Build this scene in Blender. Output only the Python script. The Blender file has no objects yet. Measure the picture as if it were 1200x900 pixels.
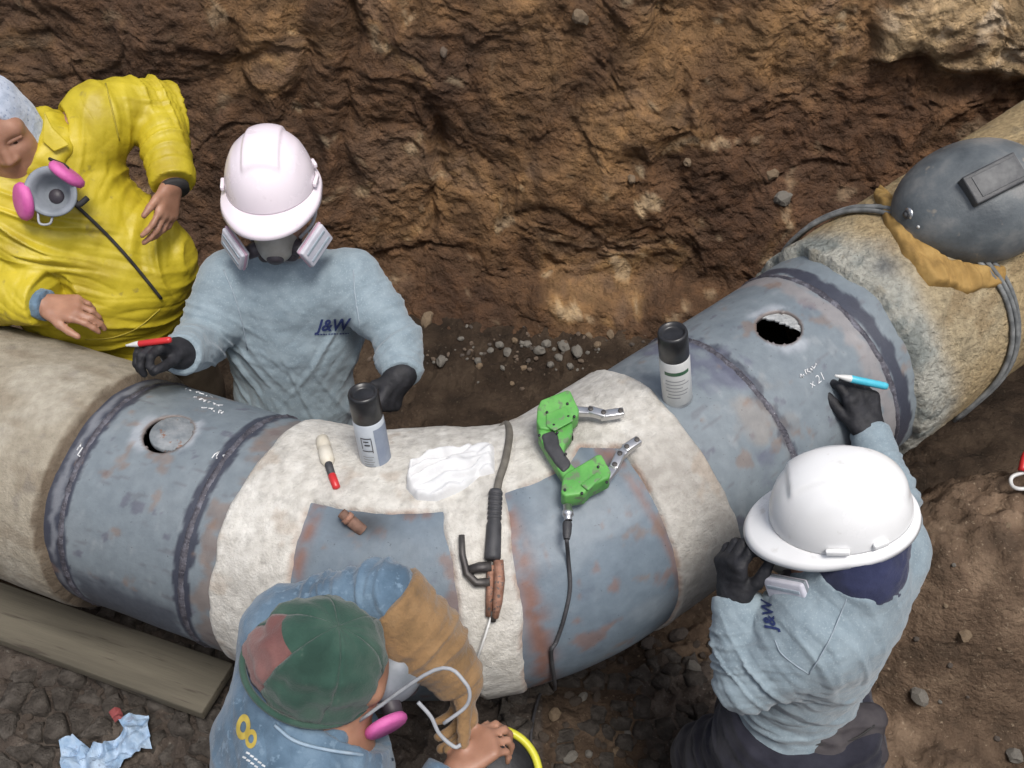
import bpy, bmesh, math, random
import numpy as np
from mathutils import Vector, Matrix
from mathutils.bvhtree import BVHTree

scene = bpy.context.scene
COL = scene.collection

# ---------------------------------------------------------------- camera
PITCH = math.radians(44.0); CAM_H = 2.7; FPX = 1200.0
cam_data = bpy.data.cameras.new('camera'); cam_data.sensor_width = 36.0; cam_data.lens = 36.0
cam_data.clip_start = 0.02; cam_data.clip_end = 400
cam = bpy.data.objects.new('camera', cam_data); COL.objects.link(cam)
cam.location = (0, 0, CAM_H); cam.rotation_euler = (math.pi/2 - PITCH, 0, 0)
scene.camera = cam

# ---------------------------------------------------------------- sky, sun, exposure
SUN_EL = math.radians(66); SUN_AZ = math.radians(155)      # azimuth measured from +Y towards +X
world = bpy.data.worlds.new('World'); scene.world = world; world.use_nodes = True
wn = world.node_tree; wn.nodes.clear()
wo = wn.nodes.new('ShaderNodeOutputWorld'); wb = wn.nodes.new('ShaderNodeBackground')
sky = wn.nodes.new('ShaderNodeTexSky'); sky.sky_type = 'NISHITA'; sky.sun_disc = False
sky.sun_elevation = SUN_EL; sky.sun_rotation = SUN_AZ; sky.air_density = 1.0; sky.dust_density = 4.0; sky.ozone_density = 1.0
wb.inputs['Strength'].default_value = 0.108
hs = wn.nodes.new('ShaderNodeHueSaturation'); hs.inputs['Saturation'].default_value = 0.64      # thin overcast: a paler sky
wn.links.new(sky.outputs[0], hs.inputs['Color']); wn.links.new(hs.outputs[0], wb.inputs[0]); wn.links.new(wb.outputs[0], wo.inputs[0])
sun_data = bpy.data.lights.new('sun', 'SUN'); sun_data.energy = 1.9; sun_data.angle = math.radians(17); sun_data.color = (1.0, 0.97, 0.93)
sun = bpy.data.objects.new('sun', sun_data); COL.objects.link(sun)
sd = Vector((math.sin(SUN_AZ)*math.cos(SUN_EL), math.cos(SUN_AZ)*math.cos(SUN_EL), math.sin(SUN_EL)))
sun.rotation_euler = sd.to_track_quat('Z', 'Y').to_euler()
vs = scene.view_settings; vs.view_transform = 'Standard'; vs.look = 'None'; vs.gamma = 1.0; vs.use_curve_mapping = False
vs.exposure = 0.44

# ---------------------------------------------------------------- small helpers
def V(*a): return np.array(a if len(a) > 1 else a[0], dtype=np.float64)
def unit(v):
    v = V(v); return v/np.linalg.norm(v)
CAMP = V(0, 0, CAM_H)
FW = V(0, math.cos(PITCH), -math.sin(PITCH)); UPV = V(0, math.sin(PITCH), math.cos(PITCH)); RT = V(1, 0, 0)
def ray(px, py): return (px-600)/FPX*RT + (450-py)/FPX*UPV + FW
def atd(px, py, d): return CAMP + ray(px, py)*d                    # point at a distance along the view axis
def aty(px, py, y):
    r = ray(px, py); return CAMP + r*(y/r[1])                      # point at world y
def atz(px, py, z):
    r = ray(px, py); return CAMP + r*((z-CAM_H)/r[2])              # point at world z
def atplane(px, py, O, n):
    r = ray(px, py); return CAMP + r*(np.dot(V(O)-CAMP, n)/np.dot(r, n))

def perlin(p, seed=0):
    p = np.asarray(p, dtype=np.float64); i = np.floor(p).astype(np.int64); f = p-i
    u = f*f*f*(f*(f*6-15)+10)
    def h(ix, iy, iz):
        n = (ix*374761393 + iy*668265263 + iz*2147483647 + seed*1274126177) & 0xffffffff
        n = ((n ^ (n >> 13))*1274126177) & 0xffffffff
        n = ((n ^ (n >> 16))*2246822519) & 0xffffffff
        return n ^ (n >> 15)
    def g(dx, dy, dz):
        n = h(i[:, 0]+dx, i[:, 1]+dy, i[:, 2]+dz)
        a = (n & 1023)/1023.0*2*np.pi; z = ((n >> 10) & 1023)/1023.0*2-1
        r = np.sqrt(np.maximum(0, 1-z*z))
        return r*np.cos(a)*(f[:, 0]-dx) + r*np.sin(a)*(f[:, 1]-dy) + z*(f[:, 2]-dz)
    def L(a, b, t): return a+(b-a)*t
    x0 = L(L(g(0,0,0), g(1,0,0), u[:, 0]), L(g(0,1,0), g(1,1,0), u[:, 0]), u[:, 1])
    x1 = L(L(g(0,0,1), g(1,0,1), u[:, 0]), L(g(0,1,1), g(1,1,1), u[:, 0]), u[:, 1])
    return L(x0, x1, u[:, 2])*1.5
def fbm(p, oct=4, seed=0, gain=0.5):
    s = 0; a = 1
    for o in range(oct):
        s = s + a*perlin(p*(2.03**o)+o*17.3, seed+o); a *= gain
    return s
def ridged(p, oct=4, seed=0, gain=0.5):
    s = 0; a = 1
    for o in range(oct):
        s = s + a*(1-2*np.abs(perlin(p*(2.07**o)+o*9.1, seed+o))); a *= gain
    return s
def cells(p, seed=0):                                              # Worley: F1, F2, id noise of the nearest cell
    p = np.asarray(p, float); i = np.floor(p).astype(np.int64)
    f1 = np.full(len(p), 9.0); f2 = f1.copy(); idn = np.zeros(len(p))
    for dx in (-1,0,1):
        for dy in (-1,0,1):
            for dz in (-1,0,1):
                c = i+np.array([dx,dy,dz])
                n = (c[:,0]*73856093 ^ c[:,1]*19349663 ^ c[:,2]*83492791 ^ (seed*2654435)) & 0xffffffff
                n = ((n ^ (n >> 13))*1274126177) & 0xffffffff; n = n ^ (n >> 16)
                n2 = (n*2246822519) & 0xffffffff; n2 = n2 ^ (n2 >> 15)
                q = c + np.stack([(n & 1023)/1023.0, ((n >> 10) & 1023)/1023.0, (n2 & 1023)/1023.0], 1)
                d = np.linalg.norm(p-q, axis=1)
                m = d < f1
                f2 = np.where(m, f1, np.minimum(f2, d)); idn = np.where(m, ((n2 >> 10) & 1023)/1023.0, idn); f1 = np.where(m, d, f1)
    return f1, f2, idn
def sstep(a, b, x):
    t = np.clip((x-a)/(b-a), 0, 1); return t*t*(3-2*t)

# ---------------------------------------------------------------- object helpers
def new_obj(name, me, mats=None, parent=None, smooth=True):
    o = bpy.data.objects.new(name, me); COL.objects.link(o)
    if mats is not None:
        for m in (mats if isinstance(mats, (list, tuple)) else [mats]): me.materials.append(m)
    if parent is not None: o.parent = parent; o.matrix_parent_inverse = parent.matrix_basis.inverted()
    if smooth and len(me.polygons): me.polygons.foreach_set('use_smooth', [True]*len(me.polygons))
    return o
def np_mesh(name, v, f):
    me = bpy.data.meshes.new(name); v = np.asarray(v, np.float32); f = np.asarray(f, np.int32); k = f.shape[1]
    me.vertices.add(len(v)); me.vertices.foreach_set('co', v.ravel())
    me.loops.add(f.size); me.loops.foreach_set('vertex_index', f.ravel())
    me.polygons.add(len(f)); me.polygons.foreach_set('loop_start', np.arange(0, f.size, k, dtype=np.int32))
    me.update(calc_edges=True); return me
def set_col(me, col, name='tint'):
    a = me.color_attributes.new(name, 'FLOAT_COLOR', 'POINT')
    c = np.ones((len(me.vertices), 4), np.float32); c[:, :3] = col; a.data.foreach_set('color', c.ravel())
def grid_faces(nu, nv, wrap_v=False):
    i = np.arange(nu-1)[:, None]; j = np.arange(nv if wrap_v else nv-1)[None, :]; j2 = (j+1) % nv
    return np.stack([i*nv+j, (i+1)*nv+j, (i+1)*nv+j2, i*nv+j2], -1).reshape(-1, 4)
def thing(name, label, cat, loc=(0,0,0), group=None):
    o = bpy.data.objects.new(name, None); COL.objects.link(o); o.location = loc; o.empty_display_size = 0.05
    tag(o, label, cat, group); return o
def tag(o, label, cat, group=None):
    o['label'] = label; o['category'] = cat
    if group: o['group'] = group
    return o
def bm_obj(name, bm, mats=None, parent=None, smooth=True):
    me = bpy.data.meshes.new(name); bmesh.ops.recalc_face_normals(bm, faces=bm.faces); bm.to_mesh(me); bm.free()
    return new_obj(name, me, mats, parent, smooth)
def bevel(o, w, seg=2, angle=35):
    m = o.modifiers.new('bevel', 'BEVEL'); m.width = w; m.segments = seg; m.limit_method = 'ANGLE'; m.angle_limit = math.radians(angle); m.harden_normals = False
    return o
def solidify(o, t, off=-1):
    m = o.modifiers.new('solid', 'SOLIDIFY'); m.thickness = t; m.offset = off; return o
def basis(z, x=None):
    z = unit(z)
    if x is None: x = V(1,0,0) if abs(z[0]) < 0.9 else V(0,1,0)
    x = V(x) - np.dot(x, z)*z; x = unit(x); return x, np.cross(z, x), z
def tube(bm, pts, r, seg=10, cap=True):                            # swept tube; r is a number or one radius a point
    pts = [V(p) for p in pts]; n = len(pts); rs = r if hasattr(r, '__len__') else [r]*n
    t = [unit(pts[min(i+1, n-1)]-pts[max(i-1, 0)]) for i in range(n)]
    x, y, _ = basis(t[0]); rings = []
    for i in range(n):
        x = unit(x-np.dot(x, t[i])*t[i]); y = np.cross(t[i], x)
        rings.append([bm.verts.new(pts[i]+rs[i]*(math.cos(a)*x+math.sin(a)*y)) for a in np.linspace(0, 2*math.pi, seg, endpoint=False)])
    for i in range(n-1):
        for j in range(seg): bm.faces.new((rings[i][j], rings[i][(j+1) % seg], rings[i+1][(j+1) % seg], rings[i+1][j]))
    if cap: bm.faces.new(rings[0][::-1]); bm.faces.new(rings[-1])
def tube_obj(name, pts, r, mat, parent=None, seg=10):
    bm = bmesh.new(); tube(bm, pts, r, seg); return bm_obj(name, bm, mat, parent)
def lathe(bm, prof, O, ax, seg=24, x=None):                        # prof: (radius, height) along ax from O; closed at radius 0
    X, Y, Z = basis(ax, x); O = V(O); rings = []
    for (r, h) in prof:
        if r < 1e-6: rings.append([bm.verts.new(O+Z*h)])
        else: rings.append([bm.verts.new(O+Z*h+r*(math.cos(a)*X+math.sin(a)*Y)) for a in np.linspace(0, 2*math.pi, seg, endpoint=False)])
    for a, b in zip(rings[:-1], rings[1:]):
        for j in range(seg):
            k = (j+1) % seg
            if len(a) == 1 and len(b) == 1: continue
            if len(a) == 1: bm.faces.new((a[0], b[k], b[j]))
            elif len(b) == 1: bm.faces.new((a[j], a[k], b[0]))
            else: bm.faces.new((a[j], a[k], b[k], b[j]))
def lathe_obj(name, prof, O, ax, mat, parent=None, seg=24, x=None, smooth=True):
    bm = bmesh.new(); lathe(bm, prof, O, ax, seg, x); return bm_obj(name, bm, mat, parent, smooth)
def spline(pts, n=8):                                              # Catmull-Rom through the points
    P = [V(p) for p in pts]; P = [2*P[0]-P[1]]+P+[2*P[-1]-P[-2]]; out = []
    for i in range(1, len(P)-2):
        for t in np.linspace(0, 1, n, endpoint=False):
            a, b, c, d = P[i-1:i+3]
            out.append(0.5*((2*b)+(c-a)*t+(2*a-5*b+4*c-d)*t*t+(3*b-a-3*c+d)*t**3))
    out.append(P[-2]); return out
def box_verts(bm, O, X, Y, Z):                                     # box with half axes X, Y, Z
    O = V(O); vs_ = [bm.verts.new(O+a*V(X)+b*V(Y)+c*V(Z)) for a in (-1,1) for b in (-1,1) for c in (-1,1)]
    for q in ((0,1,3,2),(4,6,7,5),(0,4,5,1),(2,3,7,6),(0,2,6,4),(1,5,7,3)): bm.faces.new([vs_[i] for i in q])
def box_obj(name, O, X, Y, Z, mat, parent=None, bev=0.0, smooth=True):
    bm = bmesh.new(); box_verts(bm, O, X, Y, Z); o = bm_obj(name, bm, mat, parent, smooth)
    if bev: bevel(o, bev, 3)
    return o
def slab_obj(name, pts, n, t, mat, parent=None, bev=0.003, smooth=True):   # polygon extruded by t along n
    bm = bmesh.new(); n = unit(n)
    a = [bm.verts.new(V(p)) for p in pts]; b = [bm.verts.new(V(p)+n*t) for p in pts]; k = len(pts)
    bm.faces.new(a); bm.faces.new(b[::-1])
    for i in range(k): bm.faces.new((a[i], a[(i+1) % k], b[(i+1) % k], b[i]))
    o = bm_obj(name, bm, mat, parent, smooth)
    if bev: bevel(o, bev, 3, 30)
    return o

# ---------------------------------------------------------------- materials
def mat(name, c1, c2=None, scale=8, rough=0.7, bump=0.0, bscale=60, metal=0.0, spec=0.5, c3=None, tint=False, detail=6,
        rvar=0.0, sheen=0.0, stretch=None, bdist=0.004, lo=0.35, hi=0.65, fleck=None, fscale=200, famt=0.66, coat=0.0, sss=0.0, bump2=0.0, b2scale=12, crease=0.0, cscale=9):
    m = bpy.data.materials.new(name); m.use_nodes = True; nt = m.node_tree; N = nt.nodes; L = nt.links
    b = N['Principled BSDF']; b.inputs['Roughness'].default_value = rough; b.inputs['Metallic'].default_value = metal
    b.inputs['Specular IOR Level'].default_value = spec
    if sheen: b.inputs['Sheen Weight'].default_value = sheen
    if coat: b.inputs['Coat Weight'].default_value = coat; b.inputs['Coat Roughness'].default_value = 0.15
    if sss: b.inputs['Subsurface Weight'].default_value = sss; b.inputs['Subsurface Radius'].default_value = (0.01, 0.004, 0.002)
    tc = N.new('ShaderNodeTexCoord'); mp = N.new('ShaderNodeMapping'); L.new(tc.outputs['Object'], mp.inputs[0])
    if stretch: mp.inputs['Scale'].default_value = stretch
    def noise(s, d=detail, r=0.55):
        n = N.new('ShaderNodeTexNoise'); n.inputs['Scale'].default_value = s; n.inputs['Detail'].default_value = d; n.inputs['Roughness'].default_value = r
        L.new(mp.outputs[0], n.inputs['Vector']); return n
    if c2 is None: c2 = tuple(x*0.75 for x in c1)
    n1 = noise(scale); cr = N.new('ShaderNodeValToRGB'); L.new(n1.outputs['Fac'], cr.inputs[0])
    cr.color_ramp.elements[0].position = lo; cr.color_ramp.elements[0].color = (*c1, 1)
    cr.color_ramp.elements[1].position = hi; cr.color_ramp.elements[1].color = (*c2, 1)
    if c3: e = cr.color_ramp.elements.new((lo+hi)/2); e.color = (*c3, 1)
    out = cr.outputs[0]
    def mix(fac, a, bcol, mode='MIX'):
        x = N.new('ShaderNodeMix'); x.data_type = 'RGBA'; x.blend_type = mode
        if isinstance(fac, float): x.inputs[0].default_value = fac
        else: L.new(fac, x.inputs[0])
        L.new(a, x.inputs[6])
        if isinstance(bcol, tuple): x.inputs[7].default_value = (*bcol, 1)
        else: L.new(bcol, x.inputs[7])
        return x.outputs[2]
    if fleck:
        nf = noise(fscale, 3); r2 = N.new('ShaderNodeValToRGB'); L.new(nf.outputs['Fac'], r2.inputs[0])
        r2.color_ramp.elements[0].position = famt-0.05; r2.color_ramp.elements[1].position = famt+0.03
        out = mix(r2.outputs[0], out, fleck)
    if tint:
        at = N.new('ShaderNodeVertexColor'); at.layer_name = 'tint'
        out = mix(1.0, out, at.outputs[0], 'MULTIPLY')
    L.new(out, b.inputs['Base Color'])
    if rvar:
        mr = N.new('ShaderNodeMapRange'); L.new(noise(scale*2.3).outputs['Fac'], mr.inputs[0])
        mr.inputs['To Min'].default_value = max(0.05, rough-rvar); mr.inputs['To Max'].default_value = min(1, rough+rvar)
        L.new(mr.outputs[0], b.inputs['Roughness'])
    if bump:
        bp = N.new('ShaderNodeBump'); bp.inputs['Strength'].default_value = bump; bp.inputs['Distance'].default_value = bdist
        L.new(noise(bscale, 8, 0.62).outputs['Fac'], bp.inputs['Height'])
        if bump2:
            bq = N.new('ShaderNodeBump'); bq.inputs['Strength'].default_value = bump2; bq.inputs['Distance'].default_value = bdist*5
            L.new(noise(b2scale, 8, 0.6).outputs['Fac'], bq.inputs['Height']); L.new(bq.outputs[0], bp.inputs['Normal'])
        if crease:                                                 # thin pressed creases: lines where a warped noise crosses its middle
            nz = noise(cscale, 2, 0.4); nz.inputs['Distortion'].default_value = 0.6
            su = N.new('ShaderNodeMath'); su.operation = 'SUBTRACT'; su.inputs[1].default_value = 0.5; L.new(nz.outputs['Fac'], su.inputs[0])
            ab = N.new('ShaderNodeMath'); ab.operation = 'ABSOLUTE'; L.new(su.outputs[0], ab.inputs[0])
            pw = N.new('ShaderNodeMath'); pw.operation = 'POWER'; pw.inputs[1].default_value = 0.55; L.new(ab.outputs[0], pw.inputs[0])
            bc = N.new('ShaderNodeBump'); bc.inputs['Strength'].default_value = crease; bc.inputs['Distance'].default_value = 0.02; L.new(pw.outputs[0], bc.inputs['Height'])
            if bump2: L.new(bc.outputs[0], bq.inputs['Normal'])
            else: L.new(bc.outputs[0], bp.inputs['Normal'])
        L.new(bp.outputs[0], b.inputs['Normal'])
    return m

M = {}
M['soil'] = mat('soil', (0.050,0.037,0.028), (0.115,0.086,0.064), 9, 0.95, 1.0, 70, c3=(0.075,0.054,0.040), spec=0.2, bdist=0.01, tint=True, bump2=0.6, b2scale=24, fleck=(0.16,0.13,0.10), fscale=90, famt=0.68)
M['rockface'] = mat('rockface', (0.72,0.70,0.66), (1.28,1.22,1.12), 16, 0.72, 1.0, 70, spec=0.4, bdist=0.012, tint=True, bump2=0.9, b2scale=20, detail=8, rvar=0.15, c3=(0.95,0.92,0.9))
M['stone'] = mat('stone', (0.12,0.11,0.09), (0.22,0.20,0.17), 22, 0.9, 0.6, 120, spec=0.3)
M['clod'] = mat('clod', (0.065,0.050,0.040), (0.13,0.105,0.085), 18, 0.95, 0.8, 110, spec=0.2, bdist=0.006)
M['steel_blue'] = mat('steel_blue', (0.84,0.85,0.87), (1.10,1.10,1.10), 34, 0.55, 0.35, 160, detail=10, lo=0.28, hi=0.72, fleck=(0.5,0.48,0.48), fscale=150, famt=0.73, metal=0.0, spec=0.5, tint=True, rvar=0.15, bdist=0.002)
M['concrete'] = mat('concrete', (0.85,0.84,0.82), (1.10,1.10,1.09), 45, detail=10, fleck=(0.72,0.71,0.69), fscale=190, famt=0.74, rough=0.95, bump=0.8, bscale=180, spec=0.2, tint=True, bdist=0.004, bump2=0.3, b2scale=35)
M['concrete_rough'] = mat('concrete_rough', (0.86,0.84,0.80), (1.22,1.20,1.16), 70, detail=12, fleck=(0.62,0.56,0.46), fscale=140, famt=0.70, rough=0.97, bump=0.8, bscale=110, spec=0.15, tint=True, bdist=0.012, bump2=0.6, b2scale=40)
M['weld'] = mat('weld', (0.05,0.05,0.065), (0.16,0.16,0.19), 40, 0.5, 0.8, 220, metal=0.3, c3=(0.09,0.085,0.10), fleck=(0.4,0.4,0.42), fscale=150, famt=0.72)
M['wood'] = mat('wood', (0.085,0.076,0.058), (0.155,0.138,0.105), 7, 0.85, 0.5, 60, spec=0.3, fleck=(0.06,0.05,0.04), fscale=25, famt=0.64)
_mp = [n for n in M['wood'].node_tree.nodes if n.type == 'MAPPING'][0]; _mp.vector_type = 'TEXTURE'; _mp.inputs['Rotation'].default_value = (0, 0, math.radians(-19)); _mp.inputs['Scale'].default_value = (6, 0.5, 0.5)

# ---------------------------------------------------------------- the pipe line: a centre line of straight - bend - straight
PL = V(-0.7, 1.5291, 0.7819); dL = unit(V(1, -0.4062, 0.0274)); PRt = V(0.7, 1.8522, 0.9041); dR = unit(V(1, 0.7306, 0.1341))
_x = -0.0845; KN = 0.5*((PL+dL*((_x+0.7)/dL[0])) + (PRt+dR*((_x-0.7)/dR[0])))
BT = 0.33; S_OFF = 0.064; BA = math.acos(np.dot(dL, dR)); BR = BT/math.tan(BA/2)
KA = KN-dL*BT; KB = KN+dR*BT; BN = unit(dR-np.dot(dR, dL)*dL); ARC = BR*BA
def axis_pt(s):                                                    # s = 0 at the start of the bend
    s = np.asarray(s, float)[..., None]-S_OFF; a = np.clip(s, 0, ARC)/BR
    p = KA + BR*(np.sin(a)*dL + (1-np.cos(a))*BN) + np.minimum(s, 0)*dL + np.maximum(s-ARC, 0)*dR
    t = np.cos(a)*dL + np.sin(a)*BN
    f = np.stack([t[..., 1], -t[..., 0], 0*t[..., 0]], -1); f = f/np.linalg.norm(f, axis=-1, keepdims=True)   # horizontal, to the camera's side
    u = np.cross(f, t); return p, t, f, u
def pipe_xyz(s, th, r):
    p, t, f, u = axis_pt(s); th = np.asarray(th, float)[..., None]; r = np.asarray(r, float)
    r = r[..., None] if r.ndim else r
    return p + r*(np.cos(th)*u + np.sin(th)*f)
def pipe_normal(s, th):
    p, t, f, u = axis_pt(s); return math.cos(th)*u + math.sin(th)*f
R_ST = 0.277; R_CO = 0.300; R_WH = 0.285
def pipe_s(p):                                                     # nearest place along the centre line, many points at once
    a = (p-KA)@dL; b = (p-KB)@dR; d = p-(KA+BR*BN)
    m = np.clip(np.arctan2(d@dL, -(d@BN)), 0, BA)*BR
    return np.where((a <= 0) & (b < 0.3), a, np.where((b >= 0) & (a > 0), ARC+b, m))+S_OFF
def pipe_hit(px, py, r=R_ST):                                      # where a sight line meets the pipe: (s, theta)
    rd = unit(ray(px, py)); lo, hi = 1.3, 3.6
    for n in (460, 30, 30):
        q = np.linspace(lo, hi, n); P = CAMP+q[:, None]*rd; s = pipe_s(P); c, t, f, u = axis_pt(s); d = P-c; d = d-(d*t).sum(-1, keepdims=True)*t
        i = np.nonzero((d*d).sum(-1) < r*r)[0]
        if len(i) == 0: return None
        i = i[0]; lo, hi = q[max(i-1, 0)], q[i]
    return float(s[i]), math.atan2(d[i]@f[i], d[i]@u[i])
scene.cycles.max_bounces = 5; scene.cycles.diffuse_bounces = 3; scene.cycles.glossy_bounces = 2; scene.cycles.transmission_bounces = 2
scene.cycles.use_denoising = True
# ---------------------------------------------------------------- ground: trench floor, walls, surface
rng = np.random.default_rng(7)
def structure(o): o['kind'] = 'structure'; return o
def floor_z(x, y):
    x = np.asarray(x, float); y = np.asarray(y, float)
    front = 0.19 - 0.16*sstep(-0.25, 0.35, x)
    back = -0.10
    yl = 1.279 + np.where(x < -0.0845, -0.4062, 0.7306)*(x+0.0845)          # the pipe's line in plan
    k = sstep(-0.15, 0.55, y-yl)
    z = front*(1-k)+back*k
    z = z + 0.52*np.exp(-(((x-1.34)/0.40)**2+((y-1.72)/0.30)**2)**2.2)       # shelf of earth under the right-hand pipe
    z = z + 0.10*sstep(2.75, 3.25, y) + 0.35*sstep(0.55, 0.15, y)
    z = z + 0.30*sstep(-0.95, -1.7, x)*sstep(2.2, 2.9, y)
    return z
FX = np.concatenate([np.linspace(-3.6, -1.22, 70), np.arange(-1.2, 1.5, 0.009), np.linspace(1.52, 3.6, 60)]); FY = np.concatenate([np.linspace(0.15, 0.88, 22), np.arange(0.9, 1.9, 0.009), np.linspace(1.915, 3.75, 115)])
gx, gy = np.meshgrid(FX, FY, indexing='ij'); fx = gx.ravel(); fy = gy.ravel(); p3 = np.stack([fx, fy, 0*fx], 1)
c1, c2, cid = cells(p3*13.0 + 0.45*np.stack([perlin(p3*6, 3), perlin(p3*6, 4), 0*fx], 1), 5)
crk = sstep(0.0, 0.20, c2-c1)
crackzone = sstep(0.2, -0.2, fx)*sstep(1.75, 1.5, fy) + 0.5*sstep(0.2, 0.6, fx)*sstep(0.9, 0.3, fx-0.2)*sstep(1.7, 1.5, fy)
fz = floor_z(fx, fy) + 0.030*fbm(p3*2.2, 5, 11) + 0.016*fbm(p3*9, 4, 12) + crackzone*(0.02*cid-0.02)
roughz = sstep(-0.2, 0.3, fbm(p3*2.5, 3, 41)+0.3)
fz = fz + roughz*(0.026*np.maximum(0, ridged(p3*14, 3, 42))-0.02)
floor_v = np.stack([fx, fy, fz], 1)
damp = sstep(-0.3, 0.5, fbm(p3*1.6, 4, 21))
tint = np.stack([1.0+0*fx, 0.96+0*fx, 0.90+0*fx], 1)*(0.75+0.5*damp)[:, None]
tint = tint*(1+0.35*crackzone*(0.5+cid))[:, None]*np.where(crackzone[:, None] > 0.2, [0.95, 1.10, 1.32], [1.0, 0.98, 0.95])
mound = np.exp(-(((fx-1.36)/0.4)**2+((fy-1.6)/0.4)**2)); tint = tint*(1+1.7*mound*(1+0.6*fbm(p3*6, 4, 8)))[:, None]
tint = tint*(1-0.30*sstep(1.9, 2.3, fy))[:, None]                      # the floor is coloured darker behind the pipe
me = np_mesh('trench_floor', floor_v, grid_faces(len(FX), len(FY))); set_col(me, tint)
trench_floor = structure(new_obj('trench_floor', me, M['soil']))
floor_bvh = BVHTree.FromObject(trench_floor, bpy.context.evaluated_depsgraph_get())
def floor_at(x, y):
    h = floor_bvh.ray_cast(Vector((x, y, 3)), Vector((0, 0, -1))); return h[0].z if h[0] else 0.0
def floor_px(px, py):
    h = floor_bvh.ray_cast(Vector(CAMP), Vector(unit(ray(px, py)))); return V(h[0]) if h[0] else None

# far wall: x along, z up, carved by noise; the right half is undercut below a pale overhanging block
WX = np.linspace(-3.6, 3.6, 601); WZ = np.linspace(-0.30, 2.3, 231)
gx, gz = np.meshgrid(WX, WZ, indexing='ij'); wx = gx.ravel(); wz = gz.ravel(); q3 = np.stack([wx, 0*wx, wz], 1)
wrp = np.stack([perlin(q3*2.1, 31), perlin(q3*2.1, 32), perlin(q3*2.1, 33)], 1)*0.25
qw = q3+wrp
f1, f2, fid = cells(qw*np.array([3.2, 1, 4.4]), 9)
g1, g2, gid = cells((q3+0.3*wrp)*np.array([7.5, 1, 10.0]), 19)
base_y = 3.22 + 0.17*(wz+0.1) - 0.10*sstep(0.2, -0.15, wz)
rg = ridged(qw*np.array([2.2, 1, 3.4]), 5, 51)
disp = 0.075*fbm(qw*1.1, 3, 61) + 0.006*rg + 0.016*(fid-0.5) - 0.006*sstep(0.14, 0.0, f2-f1) + 0.009*(gid-0.5) + 0.016*perlin(np.stack([wx*13+2*wz, 0*wx, wz*0.8], 1), 121)
h1_, h2_, hid = cells((q3+0.15*wrp)*np.array([19., 1, 25.0]), 29)
disp = disp + 0.0055*ridged(qw*np.array([9, 1, 13]), 4, 71) + 0.007*(hid-0.5) + 0.008*fbm(q3*30, 3, 81) + 0.006*fbm(q3*62, 2, 82)
strat = wz + 0.25*wx*0.3 + 0.10*perlin(q3*1.7, 91)
disp = disp + 0.006*np.sign(perlin(np.stack([0*wx+0.3, 0*wx, strat*7], 1), 92))*np.abs(perlin(qw*3, 93))
# teeth marks of the digger: slanted vertical grooves
for gx0, zc, ln, w_ in ((-0.74, 0.95, 0.55, 0.045), (-0.60, 0.85, 0.5, 0.03), (0.62, 1.0, 0.55, 0.06), (-0.95, 1.05, 0.4, 0.04), (0.5, 1.1, 0.3, 0.03), (-0.28, 0.55, 0.28, 0.025)):
    d = (wx-gx0-0.10*(wz-zc))/w_; disp = disp - 0.045*np.exp(-d*d)*sstep(ln, ln*0.6, np.abs(wz-zc))
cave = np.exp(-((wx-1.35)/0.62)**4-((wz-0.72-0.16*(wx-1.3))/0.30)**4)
disp = disp - 0.02*cave
blockm = sstep(1.28, 1.36, wx+0.08*perlin(q3*5, 44))*sstep(0.97, 1.03, wz+0.06*perlin(q3*6, 45)+0.10*(wx-1.45))
disp = disp + blockm*(0.05+0.02*rg)
ledge = sstep(0.16, 0.06, wz)*sstep(-0.1, 0.2, wx)*sstep(1.2, 0.8, wx)
disp = disp + 0.10*ledge
wy = base_y - disp
wall_v = np.stack([wx + 0.05*perlin(q3*6, 15), wy, wz+0.05*perlin(q3*6, 16)], 1)
n1 = fbm(qw*1.3, 4, 101); n2 = fbm(qw*3.1, 5, 102); n3 = fbm(q3*9, 4, 103)
def blend(c, col, w): return c*(1-w[:, None])+np.array(col)*w[:, None]
colr = np.tile(np.array([0.110, 0.068, 0.040]), (len(wx), 1))
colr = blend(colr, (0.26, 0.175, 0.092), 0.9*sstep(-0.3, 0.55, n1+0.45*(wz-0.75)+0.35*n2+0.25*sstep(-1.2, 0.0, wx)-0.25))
colr = blend(colr, (0.17, 0.125, 0.095), 0.75*sstep(0.15, 0.6, n2))
colr = blend(colr, (0.36, 0.245, 0.11), 0.7*sstep(0.3, 0.7, n2*0.6+0.5*n3+0.3*(fid-0.5)))
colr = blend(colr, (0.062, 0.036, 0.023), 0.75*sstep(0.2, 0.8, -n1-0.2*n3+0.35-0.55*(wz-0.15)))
colr = blend(colr, (0.44, 0.40, 0.32), 0.7*sstep(0.55, 0.85, n3+0.35*n2+0.12*gid))
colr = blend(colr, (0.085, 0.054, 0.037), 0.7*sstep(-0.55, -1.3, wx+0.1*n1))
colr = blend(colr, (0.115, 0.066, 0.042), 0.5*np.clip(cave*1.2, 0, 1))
colr = blend(colr, (0.50, 0.42, 0.29), 0.9*blockm*sstep(-0.5, 0.1, n2))
colr = blend(colr, (0.62, 0.58, 0.50), 0.8*blockm*sstep(0.1, 0.4, n3))
streak = perlin(np.stack([wx*5+1.2*wz, 0*wx, wz*0.5], 1), 120)+0.6*perlin(np.stack([wx*13+2*wz, 0*wx, wz*0.8], 1), 121)
colr = blend(colr, (0.075, 0.045, 0.026), 0.55*sstep(0.15, 0.7, streak))
colr = colr*np.array([1.20, 1.04, 0.86])*(0.84+0.32*gid)[:, None]*(0.88+0.24*hid)[:, None]
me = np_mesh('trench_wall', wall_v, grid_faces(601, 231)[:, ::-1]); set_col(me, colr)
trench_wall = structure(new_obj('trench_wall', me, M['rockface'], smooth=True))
wall_bvh = BVHTree.FromObject(trench_wall, bpy.context.evaluated_depsgraph_get())
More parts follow.
